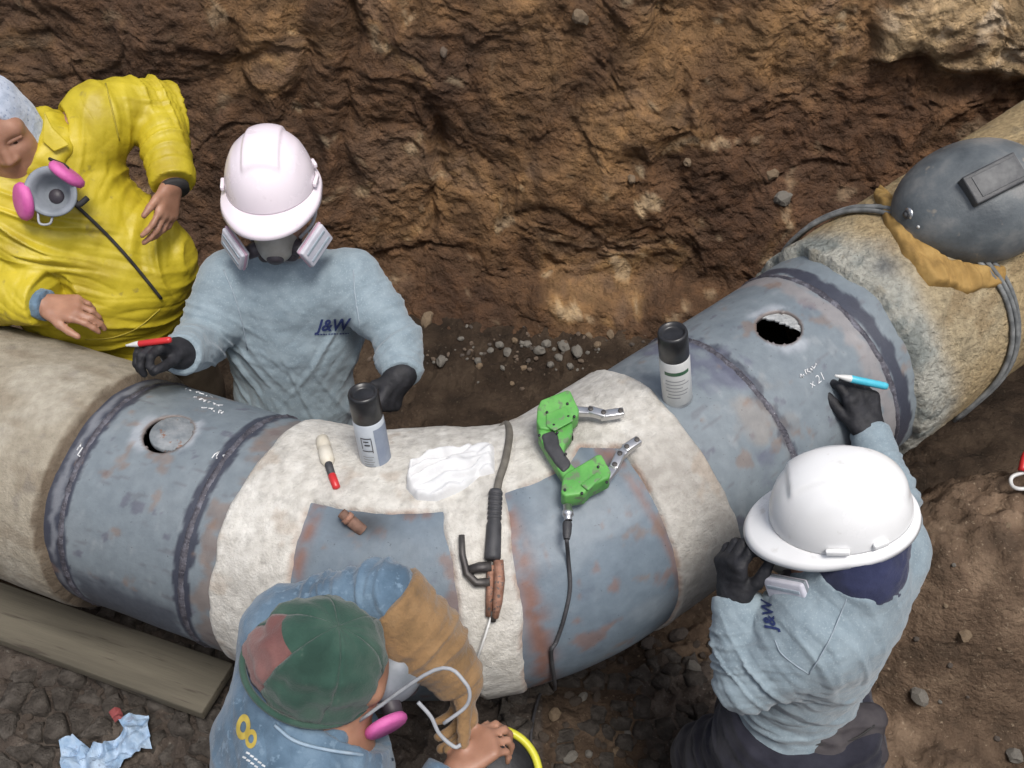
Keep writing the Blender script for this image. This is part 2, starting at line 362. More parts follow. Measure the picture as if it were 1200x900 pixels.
def wall_px(px, py):
    h = wall_bvh.ray_cast(Vector(CAMP), Vector(unit(ray(px, py)))); return (V(h[0]), V(h[1])) if h[0] else (None, None)

# near bank below the camera
NZ = np.linspace(0, 1, 60); NX = np.linspace(-3.6, 3.6, 150)
gx, gt = np.meshgrid(NX, NZ, indexing='ij'); nx = gx.ravel(); nt_ = gt.ravel(); r3 = np.stack([nx, 0*nx, nt_*2], 1)
ny = 0.45-0.75*nt_**0.8 + 0.07*fbm(r3*1.6, 4, 5) + 0.03*ridged(r3*4, 3, 6); nz = -0.15+1.65*nt_
me = np_mesh('near_bank', np.stack([nx, ny-0.25, nz], 1), grid_faces(150, 60)); set_col(me, np.tile([1.2, 1.0, 0.85], (len(nx), 1)))
structure(new_obj('near_bank', me, M['soil']))
# the surface round the trench, out to the horizon
def surf(y0, y1, z, nm):
    X = np.concatenate([[-150, -60, -20, -8], np.linspace(-3.6, 3.6, 60), [8, 20, 60, 150]]); Y = np.concatenate([np.linspace(y0, y0+(y1-y0)*0.05, 12), np.linspace(y0+(y1-y0)*0.1, y1, 8)])
    a, b = np.meshgrid(X, Y, indexing='ij'); a = a.ravel(); b = b.ravel(); c3 = np.stack([a, b, 0*a], 1)
    me = np_mesh(nm, np.stack([a, b, z+0.05*fbm(c3*0.8, 3, 2)], 1), grid_faces(len(X), len(Y))); set_col(me, np.tile([1.7, 1.5, 1.25], (len(a), 1)))
    structure(new_obj(nm, me, M['soil']))
surf(3.45, 150, 2.18, 'ground'); surf(-0.48, -150, 1.42, 'ground')
# closed trench ends so that the light is that of a trench, not of a ridge
for sx in (-1, 1):
    Y = np.linspace(-0.6, 3.9, 80); Z = np.linspace(-0.4, 2.3, 50); a, b = np.meshgrid(Y, Z, indexing='ij'); a = a.ravel(); b = b.ravel(); c3 = np.stack([0*a+sx*3, a, b], 1)
    me = np_mesh('trench_end', np.stack([sx*(3.5+0.15*b+0.1*fbm(c3*2, 4, 3)), a, np.minimum(b, 1.5+0.15*a)], 1), grid_faces(80, 50)); set_col(me, np.tile([1.5, 1.2, 0.9], (len(a), 1)))
    structure(new_obj('trench_end', me, M['soil']))

# plates of dried mud in front: each a piece of its own, split by open cracks
M['mud'] = mat('mud', (0.050,0.043,0.037), (0.110,0.097,0.085), 30, 0.9, 1.0, 120, c3=(0.074,0.064,0.055), spec=0.2, bdist=0.008, bump2=0.5, b2scale=40)
def mud_plates(x0, x1, y0, y1, size, keep, seed):
    r = np.random.default_rng(seed); xs = np.arange(x0-size, x1+size, size); ys = np.arange(y0-size, y1+size, size)
    P = np.array([(x+r.uniform(-0.42, 0.42)*size, y+r.uniform(-0.42, 0.42)*size) for x in xs for y in ys])
    for i, p in enumerate(P):
        if not (x0 < p[0] < x1 and y0 < p[1] < y1) or r.random() > keep: continue
        poly = [p+size*1.3*V(math.cos(a), math.sin(a)) for a in np.linspace(0, 2*math.pi, 12, endpoint=False)]
        for j in np.argsort(((P-p)**2).sum(1))[1:14]:
            n = P[j]-p; L_ = np.linalg.norm(n); n = n/L_; lim = L_/2-size*r.uniform(0.035, 0.08); out = []
            for a, b in zip(poly, poly[1:]+poly[:1]):
                da, db = (a-p)@n-lim, (b-p)@n-lim
                if da <= 0: out.append(a)
                if da*db < 0: out.append(a+(b-a)*da/(da-db))
            poly = out
            if len(poly) < 3: break
        if len(poly) < 3: continue
        ring = []
        for a, b in zip(poly, poly[1:]+poly[:1]):
            ring.append(a)
            if np.linalg.norm(b-a) > 0.35*size: ring.append((a+b)/2+r.normal(0, 0.05*size, 2))
        tilt = r.normal(0, 0.10, 2); h0 = r.uniform(0.002, 0.018); zf = floor_at(p[0], p[1]); bm = bmesh.new()
        def lev(k, dz): return [bm.verts.new((p[0]+(q[0]-p[0])*k, p[1]+(q[1]-p[1])*k, zf+dz+(q-p)@tilt*(1 if dz > 0 else 0)+(r.normal(0, 0.0022) if dz > 0 else 0))) for q in ring]
        A, B, C = lev(1.0, -0.05), lev(0.985, h0-0.006 if h0 > 0.007 else h0*0.4+0.001), lev(0.80, h0+0.004); c = bm.verts.new((p[0], p[1], zf+h0+0.005)); m = len(ring)
        for k in range(m):
            q = (k+1) % m; bm.faces.new((A[k], A[q], B[q], B[k])); bm.faces.new((B[k], B[q], C[q], C[k])); bm.faces.new((C[k], C[q], c))
        o = bm_obj('mud_plate', bm, M['mud'], trench_floor, True)
mud_plates(-1.35, -0.38, 0.98, 1.70, 0.068, 0.97, 3)
mud_plates(-0.02, 0.55, 1.22, 1.62, 0.055, 0.72, 5)

# stones and clods: single pieces, children of the floor or the wall
def pebble(seed, sq=0.7):
    bm = bmesh.new(); bmesh.ops.create_icosphere(bm, subdivisions=2, radius=1.0)
    v = np.array([x.co for x in bm.verts]); f, _, i_ = cells(v*1.3+seed*3.7, seed)
    d = 1+0.45*(f-0.5)+0.18*perlin(v*2.2+seed, seed); v = v*d[:, None]*np.array([1, 0.8, sq])
    for x, c in zip(bm.verts, v): x.co = c
    me = bpy.data.meshes.new('stone'); bm.to_mesh(me); bm.free(); me.polygons.foreach_set('use_smooth', [False]*len(me.polygons)); return me
PEB = {k: [pebble(i+10*j, sq) for i in range(5)] for j, (k, sq) in enumerate((('stone', 0.75), ('clod', 0.55)))}
for k in PEB:
    for me in PEB[k]: me.materials.append(M[k])
stone_mats = [mat('stone_%s' % n, a, b, 24, 0.92, 0.6, 130, spec=0.25) for n, a, b in (('grey', (0.12,0.11,0.095), (0.22,0.205,0.18)), ('tan', (0.14,0.10,0.065), (0.24,0.18,0.12)), ('dark', (0.06,0.05,0.042), (0.12,0.10,0.085)), ('earthy', (0.10,0.075,0.055), (0.17,0.13,0.10)))]
PEBM = {}
def lay(kind, p, r, parent, sink=0.35, mi=None):
    me = PEB[kind][rng.integers(5)]
    if mi is not None:
        key = (me.name, mi)
        if key not in PEBM: c = me.copy(); c.materials.clear(); c.materials.append(stone_mats[mi]); PEBM[key] = c
        me = PEBM[key]
    o = bpy.data.objects.new(kind, me); COL.objects.link(o); o.parent = parent
    o.location = V(p)+V(0, 0, r*(0.5-sink)); o.rotation_euler = rng.uniform(-0.5, 0.5, 3)+V(0, 0, rng.uniform(0, 6.28)); o.scale = (r*rng.uniform(0.8, 1.3), r*rng.uniform(0.8, 1.2), r)
for px, py, r, m_ in ((517,424,0.028,0),(560,424,0.02,0),(596,414,0.024,0),(562,430,0.018,1),(632,412,0.026,0),(640,404,0.022,0),(661,408,0.026,0),(655,420,0.02,0),(618,404,0.018,0),(700,405,0.018,1),(715,392,0.022,1),
                      (676,413,0.024,0),(690,394,0.018,1),(603,400,0.017,1),(645,428,0.018,0),(668,430,0.018,0),(585,405,0.018,0),(707,385,0.018,0),(613,432,0.014,1),(600,450,0.012,1),(575,412,0.016,0),
                      (1076,816,0.030,0),(1188,886,0.022,0),(650,838,0.018,1),(683,818,0.014,0),(668,888,0.020,0),(690,884,0.013,0),(722,882,0.015,1),(812,785,0.03,0),(795,745,0.028,2),(760,755,0.022,2),(735,860,0.01,0),(760,860,0.01,0),(1130,745,0.02,1)):
    p = floor_px(px, py)
    if p is not None: lay('stone', p, r, trench_floor, 0.3, m_)
for i in range(110):                                               # loose rubble behind the pipe
    px = rng.normal(625, 85); py = 408-(px-600)*0.12+rng.normal(0, 20); p = floor_px(px, py)
    if p is not None and py > 375: lay('stone', p, rng.uniform(0.004, 0.012), trench_floor, 0.3, int(rng.choice([0, 2, 3, 3])))
for i in range(130):                                               # clods in front
    px = rng.uniform(560, 860); py = rng.uniform(735, 900)
    p = floor_px(px, py)
    if p is not None: lay('clod', p, rng.uniform(0.008, 0.028) if rng.random() < 0.5 else rng.uniform(0.006, 0.014), trench_floor, 0.4)
for i in range(60):
    p = floor_px(rng.uniform(0, 290), rng.uniform(760, 900))
    if p is not None: lay('clod', p, rng.uniform(0.005, 0.016), trench_floor, 0.45)
for i in range(10):
    p = floor_px(rng.uniform(1040, 1200), rng.uniform(560, 900))
    if p is not None: lay('stone', p, rng.uniform(0.004, 0.011), trench_floor, 0.35, int(rng.choice([0, 1, 2])))
for px, py, r, m_ in ((918,232,0.045,0),(905,205,0.03,1),(806,190,0.02,1),(500,375,0.035,1),(680,20,0.035,1),(740,210,0.02,1),(520,60,0.02,3)):
    p, n = wall_px(px, py)
    if p is not None: lay('stone', p, r, trench_wall, 0.5, m_)

# ---------------------------------------------------------------- the pipeline
pipe = thing('pipeline', 'large grey steel pipe bend with concrete coated ends lying across the trench', 'pipe', tuple(KA-V(0, 0, 0.3)))
TH = np.linspace(-math.pi, math.pi, 300, endpoint=False)
S_CL, S_W1, S_W2, S_GL, S_GR, S_W3, S_W4, S_CR = -0.52, -0.478, -0.162, -0.09, 0.865, 1.058, 1.375, 1.462
HOLES = ((-0.323, math.radians(1), 0.056), (1.222, math.radians(2), 0.053))
S = np.arange(-0.60, 1.56, 0.0058); ns = len(S)
gs, gt = np.meshgrid(S, TH, indexing='ij'); ss = gs.ravel(); tt = gt.ravel()
def cyl(s, t): return np.stack([s, 0.28*np.cos(t), 0.28*np.sin(t)], 1)
for hs, ht, hr in HOLES:                                           # pull the grid on to the hole's rim
    ds = ss-hs; dt = (tt-ht)*R_ST; d = np.hypot(ds, dt); m = np.abs(d-hr) < 0.0032
    k = np.where(m, hr/np.maximum(d, 1e-6), 1); ss = hs+ds*k; tt = ht+dt*k/R_ST
cc = cyl(ss, tt)
pv = pipe_xyz(ss, tt, R_ST + 0.0010*fbm(cc*9, 2, 3))
pf = grid_faces(ns, 300, True); keep = np.ones(len(pf), bool)
for hs, ht, hr in HOLES:
    ins = np.hypot(ss-hs, (tt-ht)*R_ST) < hr+1e-4; keep &= ~ins[pf].all(1)
n1 = fbm(cc*5, 5, 201); n2 = fbm(cc*16, 4, 202); n3 = fbm(cc*np.array([30, 8, 8]), 3, 203)
sc = np.tile(np.array([0.165, 0.195, 0.215]), (len(ss), 1))
sc = blend(sc, (0.20, 0.228, 0.245), 0.7*sstep(0.0, 0.7, n1))
sc = blend(sc, (0.13, 0.16, 0.185), 0.5*sstep(0.2, 0.8, -n1+0.3*n2))
sc = blend(sc, (0.10, 0.10, 0.13), 0.7*sstep(0.62, 0.72, n2))
sc = blend(sc, (0.28, 0.30, 0.31), 0.35*sstep(0.40, 0.75, fbm(cc*np.array([40, 18, 18]), 3, 204)))
sc = blend(sc, (0.12, 0.125, 0.14), 0.6*sstep(0.5, 0.7, fbm(cc*np.array([14, 50, 50]), 3, 205)))                       # scuffs
def band(a, b, e, nz=0.02, sd=0): n = nz*fbm(cc*np.array([26, 20, 20]), 4, 300+sd); return sstep(a-e, a+e, ss+n)*sstep(b+e, b-e, ss+n)
DK = (0.034, 0.037, 0.055)
sc = blend(sc, DK, 0.95*band(S_CL-0.05, S_W1+0.016, 0.003, 0.009, 1))
sc = blend(sc, (0.20, 0.21, 0.23), 0.75*band(S_CL+0.012, S_W1-0.012, 0.006, 0.012, 21)*sstep(-0.2, 0.3, n1+0.2*np.cos(tt)))
sc = blend(sc, DK, 0.94*band(S_W2-0.020, S_W2+0.020, 0.003, 0.009, 2))
sc = blend(sc, DK, 0.7*band(S_W1+0.01, S_W2-0.02, 0.02, 0.03, 3)*sstep(1.30, 1.5, tt+0.12*n2))  # dark colour along the underside edge
sc = blend(sc, (0.19, 0.125, 0.09), 0.55*band(S_W2+0.032, S_GL+0.02, 0.008, 0.02, 4)*sstep(-0.1, 0.4, n2+0.2))
sc = blend(sc, DK, 0.8*band(S_W3-0.014, S_W3+0.014, 0.006, 0.02, 5))
sc = blend(sc, (0.10, 0.105, 0.15), 0.75*band(S_W3-0.075, S_W3, 0.02, 0.05, 6)*sstep(0.0, 0.3, n1+0.1))
sc = blend(sc, (0.31, 0.24, 0.18), 0.35*band(S_W3-0.1, S_W3+0.02, 0.03, 0.04, 7)*sstep(0.1, 0.5, -n1))
sc = blend(sc, (0.30, 0.25, 0.23), 0.5*band(S_W4-0.05, S_W4-0.004, 0.01, 0.02, 8))
sc = blend(sc, DK, 0.95*band(S_W4+0.006, S_W4+0.046, 0.004, 0.013, 9))
for hs, ht, hr in HOLES:                                           # grinding halo and pale cutting spatter round the holes
    d = np.hypot(ss-hs, (tt-ht)*R_ST); a = np.arctan2(ss-hs, (tt-ht)*R_ST)
    halo = sstep(hr+0.032, hr+0.004, d+0.02*n2)*sstep(-0.25, 0.15, np.sin(a*2+hs*7)+0.8*n2)
    sc = blend(sc, (0.42, 0.44, 0.47), 0.55*halo)
    sc = blend(sc, (0.16, 0.12, 0.10), 0.8*sstep(hr+0.006, hr+0.001, d))
# the two bare windows in the grout: bluish mill scale, rust streaks
win = band(S_GL+0.03, S_GR-0.03, 0.01, 0, 11)
sc = blend(sc, (0.125, 0.165, 0.205), 0.75*win*sstep(-0.6, 0.3, n1+0.5))
sc = blend(sc, (0.21, 0.245, 0.275), 0.6*win*sstep(0.1, 0.5, n1))
sc = blend(sc, (0.19, 0.11, 0.085), 0.65*win*sstep(0.32, 0.62, fbm(cc*np.array([22, 12, 12]), 5, 211)))
sc = blend(sc, (0.20, 0.085, 0.05), 0.8*win*(np.exp(-((ss-0.455)/0.018)**2)+np.exp(-((ss-0.09)/0.012)**2)+0.7*np.exp(-((ss-0.69)/0.010)**2))*sstep(-0.4, 0.3, n2+0.2))
sb, tb = pipe_hit(420, 612, R_ST); ds_ = (ss-sb); dt_ = (tt-tb)*R_ST
sc = blend(sc, (0.022, 0.021, 0.022), 0.95*np.exp(-((ds_-0.012)/0.050)**2-(dt_/0.030)**2)*(0.85+0.15*sstep(-0.4, 0.2, n2)))
sb2, tb2 = pipe_hit(462, 597, R_ST)
sc = blend(sc, (0.04, 0.045, 0.055), 0.85*np.exp(-((ss-sb2-0.02)/0.05)**2-((tt-tb2)*R_ST/0.013)**2)*(0.85+0.15*sstep(-0.4, 0.2, n2)))
sc = blend(sc, (0.20, 0.125, 0.085), 0.5*sstep(0.5, 0.75, fbm(cc*13, 5, 220)))
me = np_mesh('steel_pipe', pv, pf[keep][:, ::-1]); set_col(me, sc)
steel = new_obj('steel_pipe', me, M['steel_blue'], pipe); 
M['bore_dark'] = mat('bore_dark', (0.02,0.018,0.018), (0.05,0.04,0.035), 20, 0.8)  # near-black colour for the inner face of the steel tube
me.materials.append(M['bore_dark']); solidify(steel, 0.013, -1); sm = steel.modifiers['solid']; sm.material_offset = 1; sm.material_offset_rim = 0
# weld beads: a row of ripples round the pipe
for sw, wv in ((S_W1, 0.0), (S_W2, 1.0), (S_W3, 2.0), (S_W4, 3.0)):
    a = np.linspace(-math.pi, math.pi, 420, endpoint=False); w = np.linspace(-1, 1, 7)
    A, W = np.meshgrid(a, w, indexing='ij'); A = A.ravel(); W = W.ravel(); q = np.stack([np.cos(A)*9, np.sin(A)*9, 0*A+wv*5], 1)
    hw = 0.0085*(1+0.35*perlin(q*1.5, 5)); s_ = sw+W*hw+0.002*perlin(q, 4); hgt = 0.0058*(1-W**2)*(0.75+0.25*np.sin(A*170+3*W**2))*(1+0.4*perlin(q*2, 6))-0.0012
    me = np_mesh('weld_bead', pipe_xyz(s_, A, R_ST+hgt), np.roll(grid_faces(420, 7), 0)); me2 = me
    f = np.concatenate([grid_faces(420, 7), np.stack([419*7+np.arange(6), np.arange(6), np.arange(6)+1, 419*7+np.arange(6)+1], 1)])
    bpy.data.meshes.remove(me); me = np_mesh('weld_bead', pipe_xyz(s_, A, R_ST+hgt), f); new_obj('weld_bead', me, M['weld'], pipe)
# grout cover over the bend with two windows in it
S = np.arange(S_GL-0.035, S_GR+0.035, 0.0048); T2 = np.linspace(-math.pi, math.pi, 380, endpoint=False)
gs, gt = np.meshgrid(S, T2, indexing='ij'); ss = gs.ravel(); tt = gt.ravel(); cc = cyl(ss, tt); dg = np.degrees(tt)
edge = 0.008*fbm(cc*8, 4, 401)
def inpoly(poly):
    P = np.array(poly, float); P[:, 1] = np.radians(P[:, 1])*0.285; x = ss; y = tt*0.285; sdv = np.full(len(x), 9.0); inside = np.zeros(len(x), bool)
    for i in range(len(P)):
        a, b = P[i], P[(i+1) % len(P)]; e = b-a; t = np.clip(((x-a[0])*e[0]+(y-a[1])*e[1])/(e@e), 0, 1)
        sdv = np.minimum(sdv, np.hypot(x-a[0]-t*e[0], y-a[1]-t*e[1]))
        c = ((a[1] > y) != (b[1] > y)) & (x < (b[0]-a[0])*(y-a[1])/(b[1]-a[1]+1e-12)+a[0]); inside ^= c
    return np.where(inside, -sdv, sdv)
sdl = inpoly([(0.072, 13), (0.334, 11), (0.345, 62), (0.36, 150), (0.11, 150), (0.086, 40)])
sdr = inpoly([(0.462, 6), (0.60, 6), (0.655, -1), (0.715, 10), (0.705, 40), (0.678, 84), (0.63, 150), (0.43, 150), (0.432, 70)])
ends = np.minimum(ss-S_GL+0.014*fbm(cc*5, 3, 402), S_GR-ss+0.010*fbm(cc*5, 3, 403)+0.012*sstep(20, -30, dg))
sdw = np.minimum(np.minimum(sdl, sdr)+edge*0.7, ends+edge)
up = sstep(-0.0035, 0.0045, sdw); bulge = 0.006*sstep(0.5, 0.86, ss)*sstep(60, -40, dg) + 0.046*np.exp(-((ss-0.28)/0.27)**2)*np.exp(-((dg+60)/36)**2)
rr = (R_ST-0.008)*(1-up) + up*(R_WH + bulge + 0.0035*fbm(cc*4, 4, 404)+0.0012*fbm(cc*22, 3, 405) - 0.007*sstep(0.012, 0.0, sdw))
n1 = fbm(cc*6, 5, 411); n2 = fbm(cc*20, 4, 412); n3 = fbm(cc*np.array([14, 5, 5]), 4, 413)
gc = np.tile(np.array([0.57, 0.55, 0.51]), (len(ss), 1))
gc = blend(gc, (0.46, 0.445, 0.415), 0.65*sstep(0.0, 0.55, n1+0.2*n2))
gc = blend(gc, (0.62, 0.605, 0.57), 0.7*sstep(0.1, 0.5, n3))
gc = blend(gc, (0.30, 0.28, 0.255), 0.65*sstep(0.45, 0.8, ss+0.12*n1)*sstep(-10, 30, dg+20*n1))
gc = blend(gc, (0.27, 0.255, 0.235), 0.32*sstep(0.35, 0.65, fbm(cc*46, 4, 414)+0.25*n1))
gc = blend(gc, (0.36, 0.34, 0.315), 0.35*sstep(0.80, 0.97, ridged(cc*np.array([9, 16, 16]), 2, 415)*0.66))
gc = blend(gc, (0.30, 0.15, 0.09), 0.6*sstep(0.012, 0.0, np.minimum(sdl, sdr)+edge)*sstep(-0.3, 0.3, n2+0.1))
gc = blend(gc, (0.36, 0.28, 0.21), 0.4*sstep(0.45, 0.7, fbm(cc*9, 4, 420)))
me = np_mesh('grout_cover', pipe_xyz(ss, tt, rr), grid_faces(len(S), 380, True)[:, ::-1]); set_col(me, gc); new_obj('grout_cover', me, M['concrete'], pipe)
# concrete weight coating on both ends
def coating(S, sgn, s_edge, r0, seed, label):
    nt = 300; T2 = np.linspace(-math.pi, math.pi, nt, endpoint=False); gs, gt = np.meshgrid(S, T2, indexing='ij'); ss = gs.ravel(); tt = gt.ravel(); cc = cyl(ss, tt)
    n1 = fbm(cc*4, 5, seed); n2 = fbm(cc*18, 4, seed+1); n4 = fbm(cc*np.array([6, 14, 14]), 4, seed+3)
    dist = sgn*(ss-s_edge) + (0.010 if sgn < 0 else 0.030)*fbm(cc*np.array([3, 5, 5]), 4, seed+2)
    up = sstep(-0.004, 0.006, dist)
    if sgn < 0:
        rr = r0 + 0.0025*n1+0.001*n2 - 0.004*sstep(0.02, 0, dist)
        c = np.tile(np.array([0.32, 0.285, 0.225]), (len(ss), 1)); c = blend(c, (0.40, 0.37, 0.31), 0.7*sstep(0, 0.5, n1)); c = blend(c, (0.24, 0.20, 0.15), 0.6*sstep(0.2, 0.6, n4))
        c = blend(c, (0.11, 0.08, 0.055), 0.85*sstep(0.016, 0.006, dist+0.006*n2)); c = blend(c, (0.20, 0.18, 0.16), 0.5*sstep(0.4, 0.7, n2))
    else:
        lip = sstep(0.20, 0.0, dist)
        rr = r0 - 0.010*lip + 0.004*n1+0.0016*n2 + 0.006*lip*ridged(cc*np.array([25, 14, 14]), 3, seed+5) + 0.0016*ridged(cc*38, 3, seed+6)
        c = np.tile(np.array([0.42, 0.325, 0.19]), (len(ss), 1)); c = blend(c, (0.42, 0.36, 0.25), 0.7*sstep(0, 0.5, n1)); c = blend(c, (0.27, 0.20, 0.115), 0.7*sstep(0.1, 0.6, n4))
        c = blend(c, (0.42, 0.43, 0.40), 0.9*sstep(0.16, 0.04, dist+0.04*n1)); c = blend(c, (0.17, 0.20, 0.20), 0.7*sstep(0.11, 0.02, dist+0.04*n2)*sstep(0.0, 0.4, n4+0.1))
        c = blend(c, (0.50, 0.50, 0.46), 0.6*sstep(0.13, 0.02, dist)*sstep(0.2, 0.5, n2))
        sg, tg = pipe_hit(1038, 310, r0); g = np.exp(-((ss-sg)/0.035)**2-((tt-tg)*r0/0.03)**2); rr = rr-0.006*g; c = blend(c, (0.12, 0.13, 0.14), 0.8*g)
        c = blend(c, (0.22, 0.19, 0.13), 0.5*sstep(0.35, 0.7, n2))
    rr = (R_ST-0.008)*(1-up)+up*rr
    me = np_mesh('concrete_coating', pipe_xyz(ss, tt, rr), grid_faces(len(S), nt, True)[:, ::-1]); set_col(me, c)
    o = new_obj('concrete_coating', me, M['concrete' if sgn < 0 else 'concrete_rough'], pipe); o['label'] = label
coating(np.concatenate([np.linspace(-2.7, -1.3, 60), np.arange(-1.29, S_CL+0.02, 0.008)]), -1, S_CL, R_CO, 500, 'smooth grey concrete coating on the left end of the pipe')
coating(np.concatenate([np.arange(S_CR-0.05, 2.3, 0.006), np.linspace(2.32, 3.6, 50)]), 1, S_CR, R_CO, 600, 'rough tan concrete coating on the right end of the pipe')
# cut out discs dropped into the holes
for (hs, ht, hr), (tx, ty, off, dz), lab in zip(HOLES[:1], ((0.10, 0.05, (0.010, 0.004), 0.0010), (-0.50, -0.15, (0.050, -0.016), 0.036)), ('rusty cut out disc lying in the left hole', 'pale rough disc tilted inside the right hole')):
    n = pipe_normal(hs, ht); p, t, f, u = axis_pt(hs); side = unit(np.cross(n, t)); c = pipe_xyz(hs, ht, R_ST)+t*off[0]+side*off[1]-n*dz
    ax = unit(n+t*tx+side*ty); r = hr*0.90
    m_ = mat('coupon', (0.14,0.16,0.175) if tx > 0 else (0.26,0.28,0.29), (0.25,0.265,0.275) if tx > 0 else (0.48,0.5,0.52), 40, 0.7, 0.5, 140, fleck=(0.2,0.1,0.06) if tx > 0 else None, fscale=60, famt=0.66)
    o = lathe_obj('cut_out_disc', [(0, -0.012), (r*0.98, -0.012), (r, -0.010), (r, -0.002), (r*0.97, 0), (0, 0)], c, ax, m_, pipe, 48); o['label'] = lab

hs, ht, hr = HOLES[1]; r_ = np.random.default_rng(4); A_ = np.radians(np.linspace(-88, 46, 26)); loc = [(hr*1.01*math.cos(a), hr*1.01*math.sin(a)) for a in A_]
for k in np.linspace(0.04, 0.96, 14): e0, e1 = V(*loc[25]), V(*loc[0]); q = e0+(e1-e0)*k; w_ = r_.uniform(-0.004, 0.006); loc.append((q[0]+w_*1.2, q[1]+w_*0.6))
seg = [pipe_xyz(hs+a, ht+b/R_ST, R_ST-0.013) for a, b in loc]
m_ = mat('torn_lining', (0.30,0.31,0.31), (0.46,0.47,0.47), 60, 0.9, 0.9, 150, bdist=0.006)
o = slab_obj('torn_lining', seg, pipe_normal(hs, ht), 0.006, m_, pipe, 0.001); o['label'] = 'pale ragged piece left in the right hole'

# ---------------------------------------------------------------- plank under the pipe
pts = [atz(-260, 590, 0.27), atz(273, 777, 0.27), atz(236, 836, 0.27), atz(-260, 655, 0.27)]
plank = slab_obj('plank', pts, (0, 0, -1), 0.035, M['wood'], None, 0.004); tag(plank, 'weathered grey brown wooden plank lying on the soil under the left pipe', 'plank')
# ---------------------------------------------------------------- people: implicit bodies turned into one continuous mesh
def lerp(a, b, t): return V(a)*(1-t)+V(b)*t
def prim_sdf(pr, P):
    if pr[0] == 'c':
        a, b, ra, rb = pr[1:5]; ba = b-a; L2 = max(ba@ba, 1e-9)
        t = np.clip((P-a)@ba/L2, 0, 1)
        return np.linalg.norm(P-a-t[..., None]*ba, axis=-1)-(ra+(rb-ra)*t)
    c, r, Rm = pr[1:4]; q = (P-c)@Rm; k0 = np.linalg.norm(q/r, axis=-1); k1 = np.linalg.norm(q/(r*r), axis=-1)
    return k0*(k0-1)/np.maximum(k1, 1e-6)
def prim_box(pr, m):
    if pr[0] == 'c': a, b, ra, rb = pr[1:5]; r = max(ra, rb)+m; return np.minimum(a, b)-r, np.maximum(a, b)+r
    c, r, Rm = pr[1:4]; e = np.sqrt(((Rm*r)**2).sum(1))+m; return c-e, c+e
def cap(a, b, ra, rb=None): return ('c', V(a), V(b), float(ra), float(ra if rb is None else rb))
def ell(c, r, X=None, Y=None, Z=None):
    Rm = np.eye(3) if X is None else np.stack([X, Y, Z], 1); return ('e', V(c), V(r), Rm)
def surfnet(D, lo, h):
    s = D < 0; n = np.array(D.shape)
    cnt = np.zeros(n-1, np.uint8); sl = lambda o, k: slice(o, o+k-1)
    off = [(i, j, k) for i in (0, 1) for j in (0, 1) for k in (0, 1)]
    for o in off: cnt += s[sl(o[0], n[0]), sl(o[1], n[1]), sl(o[2], n[2])]
    act = (cnt > 0) & (cnt < 8); idx = np.full(n-1, -1, np.int32); A = np.argwhere(act); idx[act] = np.arange(len(A))
    vals = {o: D[A[:, 0]+o[0], A[:, 1]+o[1], A[:, 2]+o[2]] for o in off}
    acc = np.zeros((len(A), 3)); num = np.zeros(len(A))
    for o in off:
        for ax in range(3):
            if o[ax] == 0:
                o2 = tuple(1 if i == ax else o[i] for i in range(3)); a, b = vals[o], vals[o2]; m = (a < 0) != (b < 0)
                t = np.where(m, a/np.where(m, a-b, 1), 0); p = np.tile(np.array(o, float), (len(A), 1)); p[:, ax] = t
                acc += p*m[:, None]; num += m
    v = lo+(A+acc/num[:, None])*h; F = []
    for ax in range(3):
        b, c = (ax+1) % 3, (ax+2) % 3
        s0 = [slice(None)]*3; s1 = [slice(None)]*3; s0[ax] = slice(0, -1); s1[ax] = slice(1, None)
        e = s[tuple(s0)] != s[tuple(s1)]; E = np.argwhere(e)
        E = E[(E[:, b] > 0) & (E[:, c] > 0) & (E[:, b] < n[b]-1) & (E[:, c] < n[c]-1)]
        def ix(db, dc): q = E.copy(); q[:, b] += db; q[:, c] += dc; return idx[q[:, 0], q[:, 1], q[:, 2]]
        q = np.stack([ix(-1, -1), ix(0, -1), ix(0, 0), ix(-1, 0)], 1); fl = ~s[E[:, 0], E[:, 1], E[:, 2]]; q[fl] = q[fl][:, ::-1]; F.append(q)
    return v, np.concatenate(F)
def vnormals(v, f):
    n = np.cross(v[f[:, 2]]-v[f[:, 0]], v[f[:, 3]]-v[f[:, 1]]); o = np.zeros_like(v)
    for k in range(4):
        for a in range(3): o[:, a] += np.bincount(f[:, k], n[:, a], len(v))
    return o/np.maximum(np.linalg.norm(o, axis=1, keepdims=True), 1e-12)
def relax(v, f, it=1, w=0.5):
    for _ in range(it):
        o = np.zeros_like(v); c = np.zeros(len(v))
        for k in range(4):
            for d in (1, 3):
                c += np.bincount(f[:, k], minlength=len(v))
                for a in range(3): o[:, a] += np.bincount(f[:, k], v[f[:, (k+d) % 4], a], len(v))
        v = v*(1-w)+w*o/c[:, None]
    return v
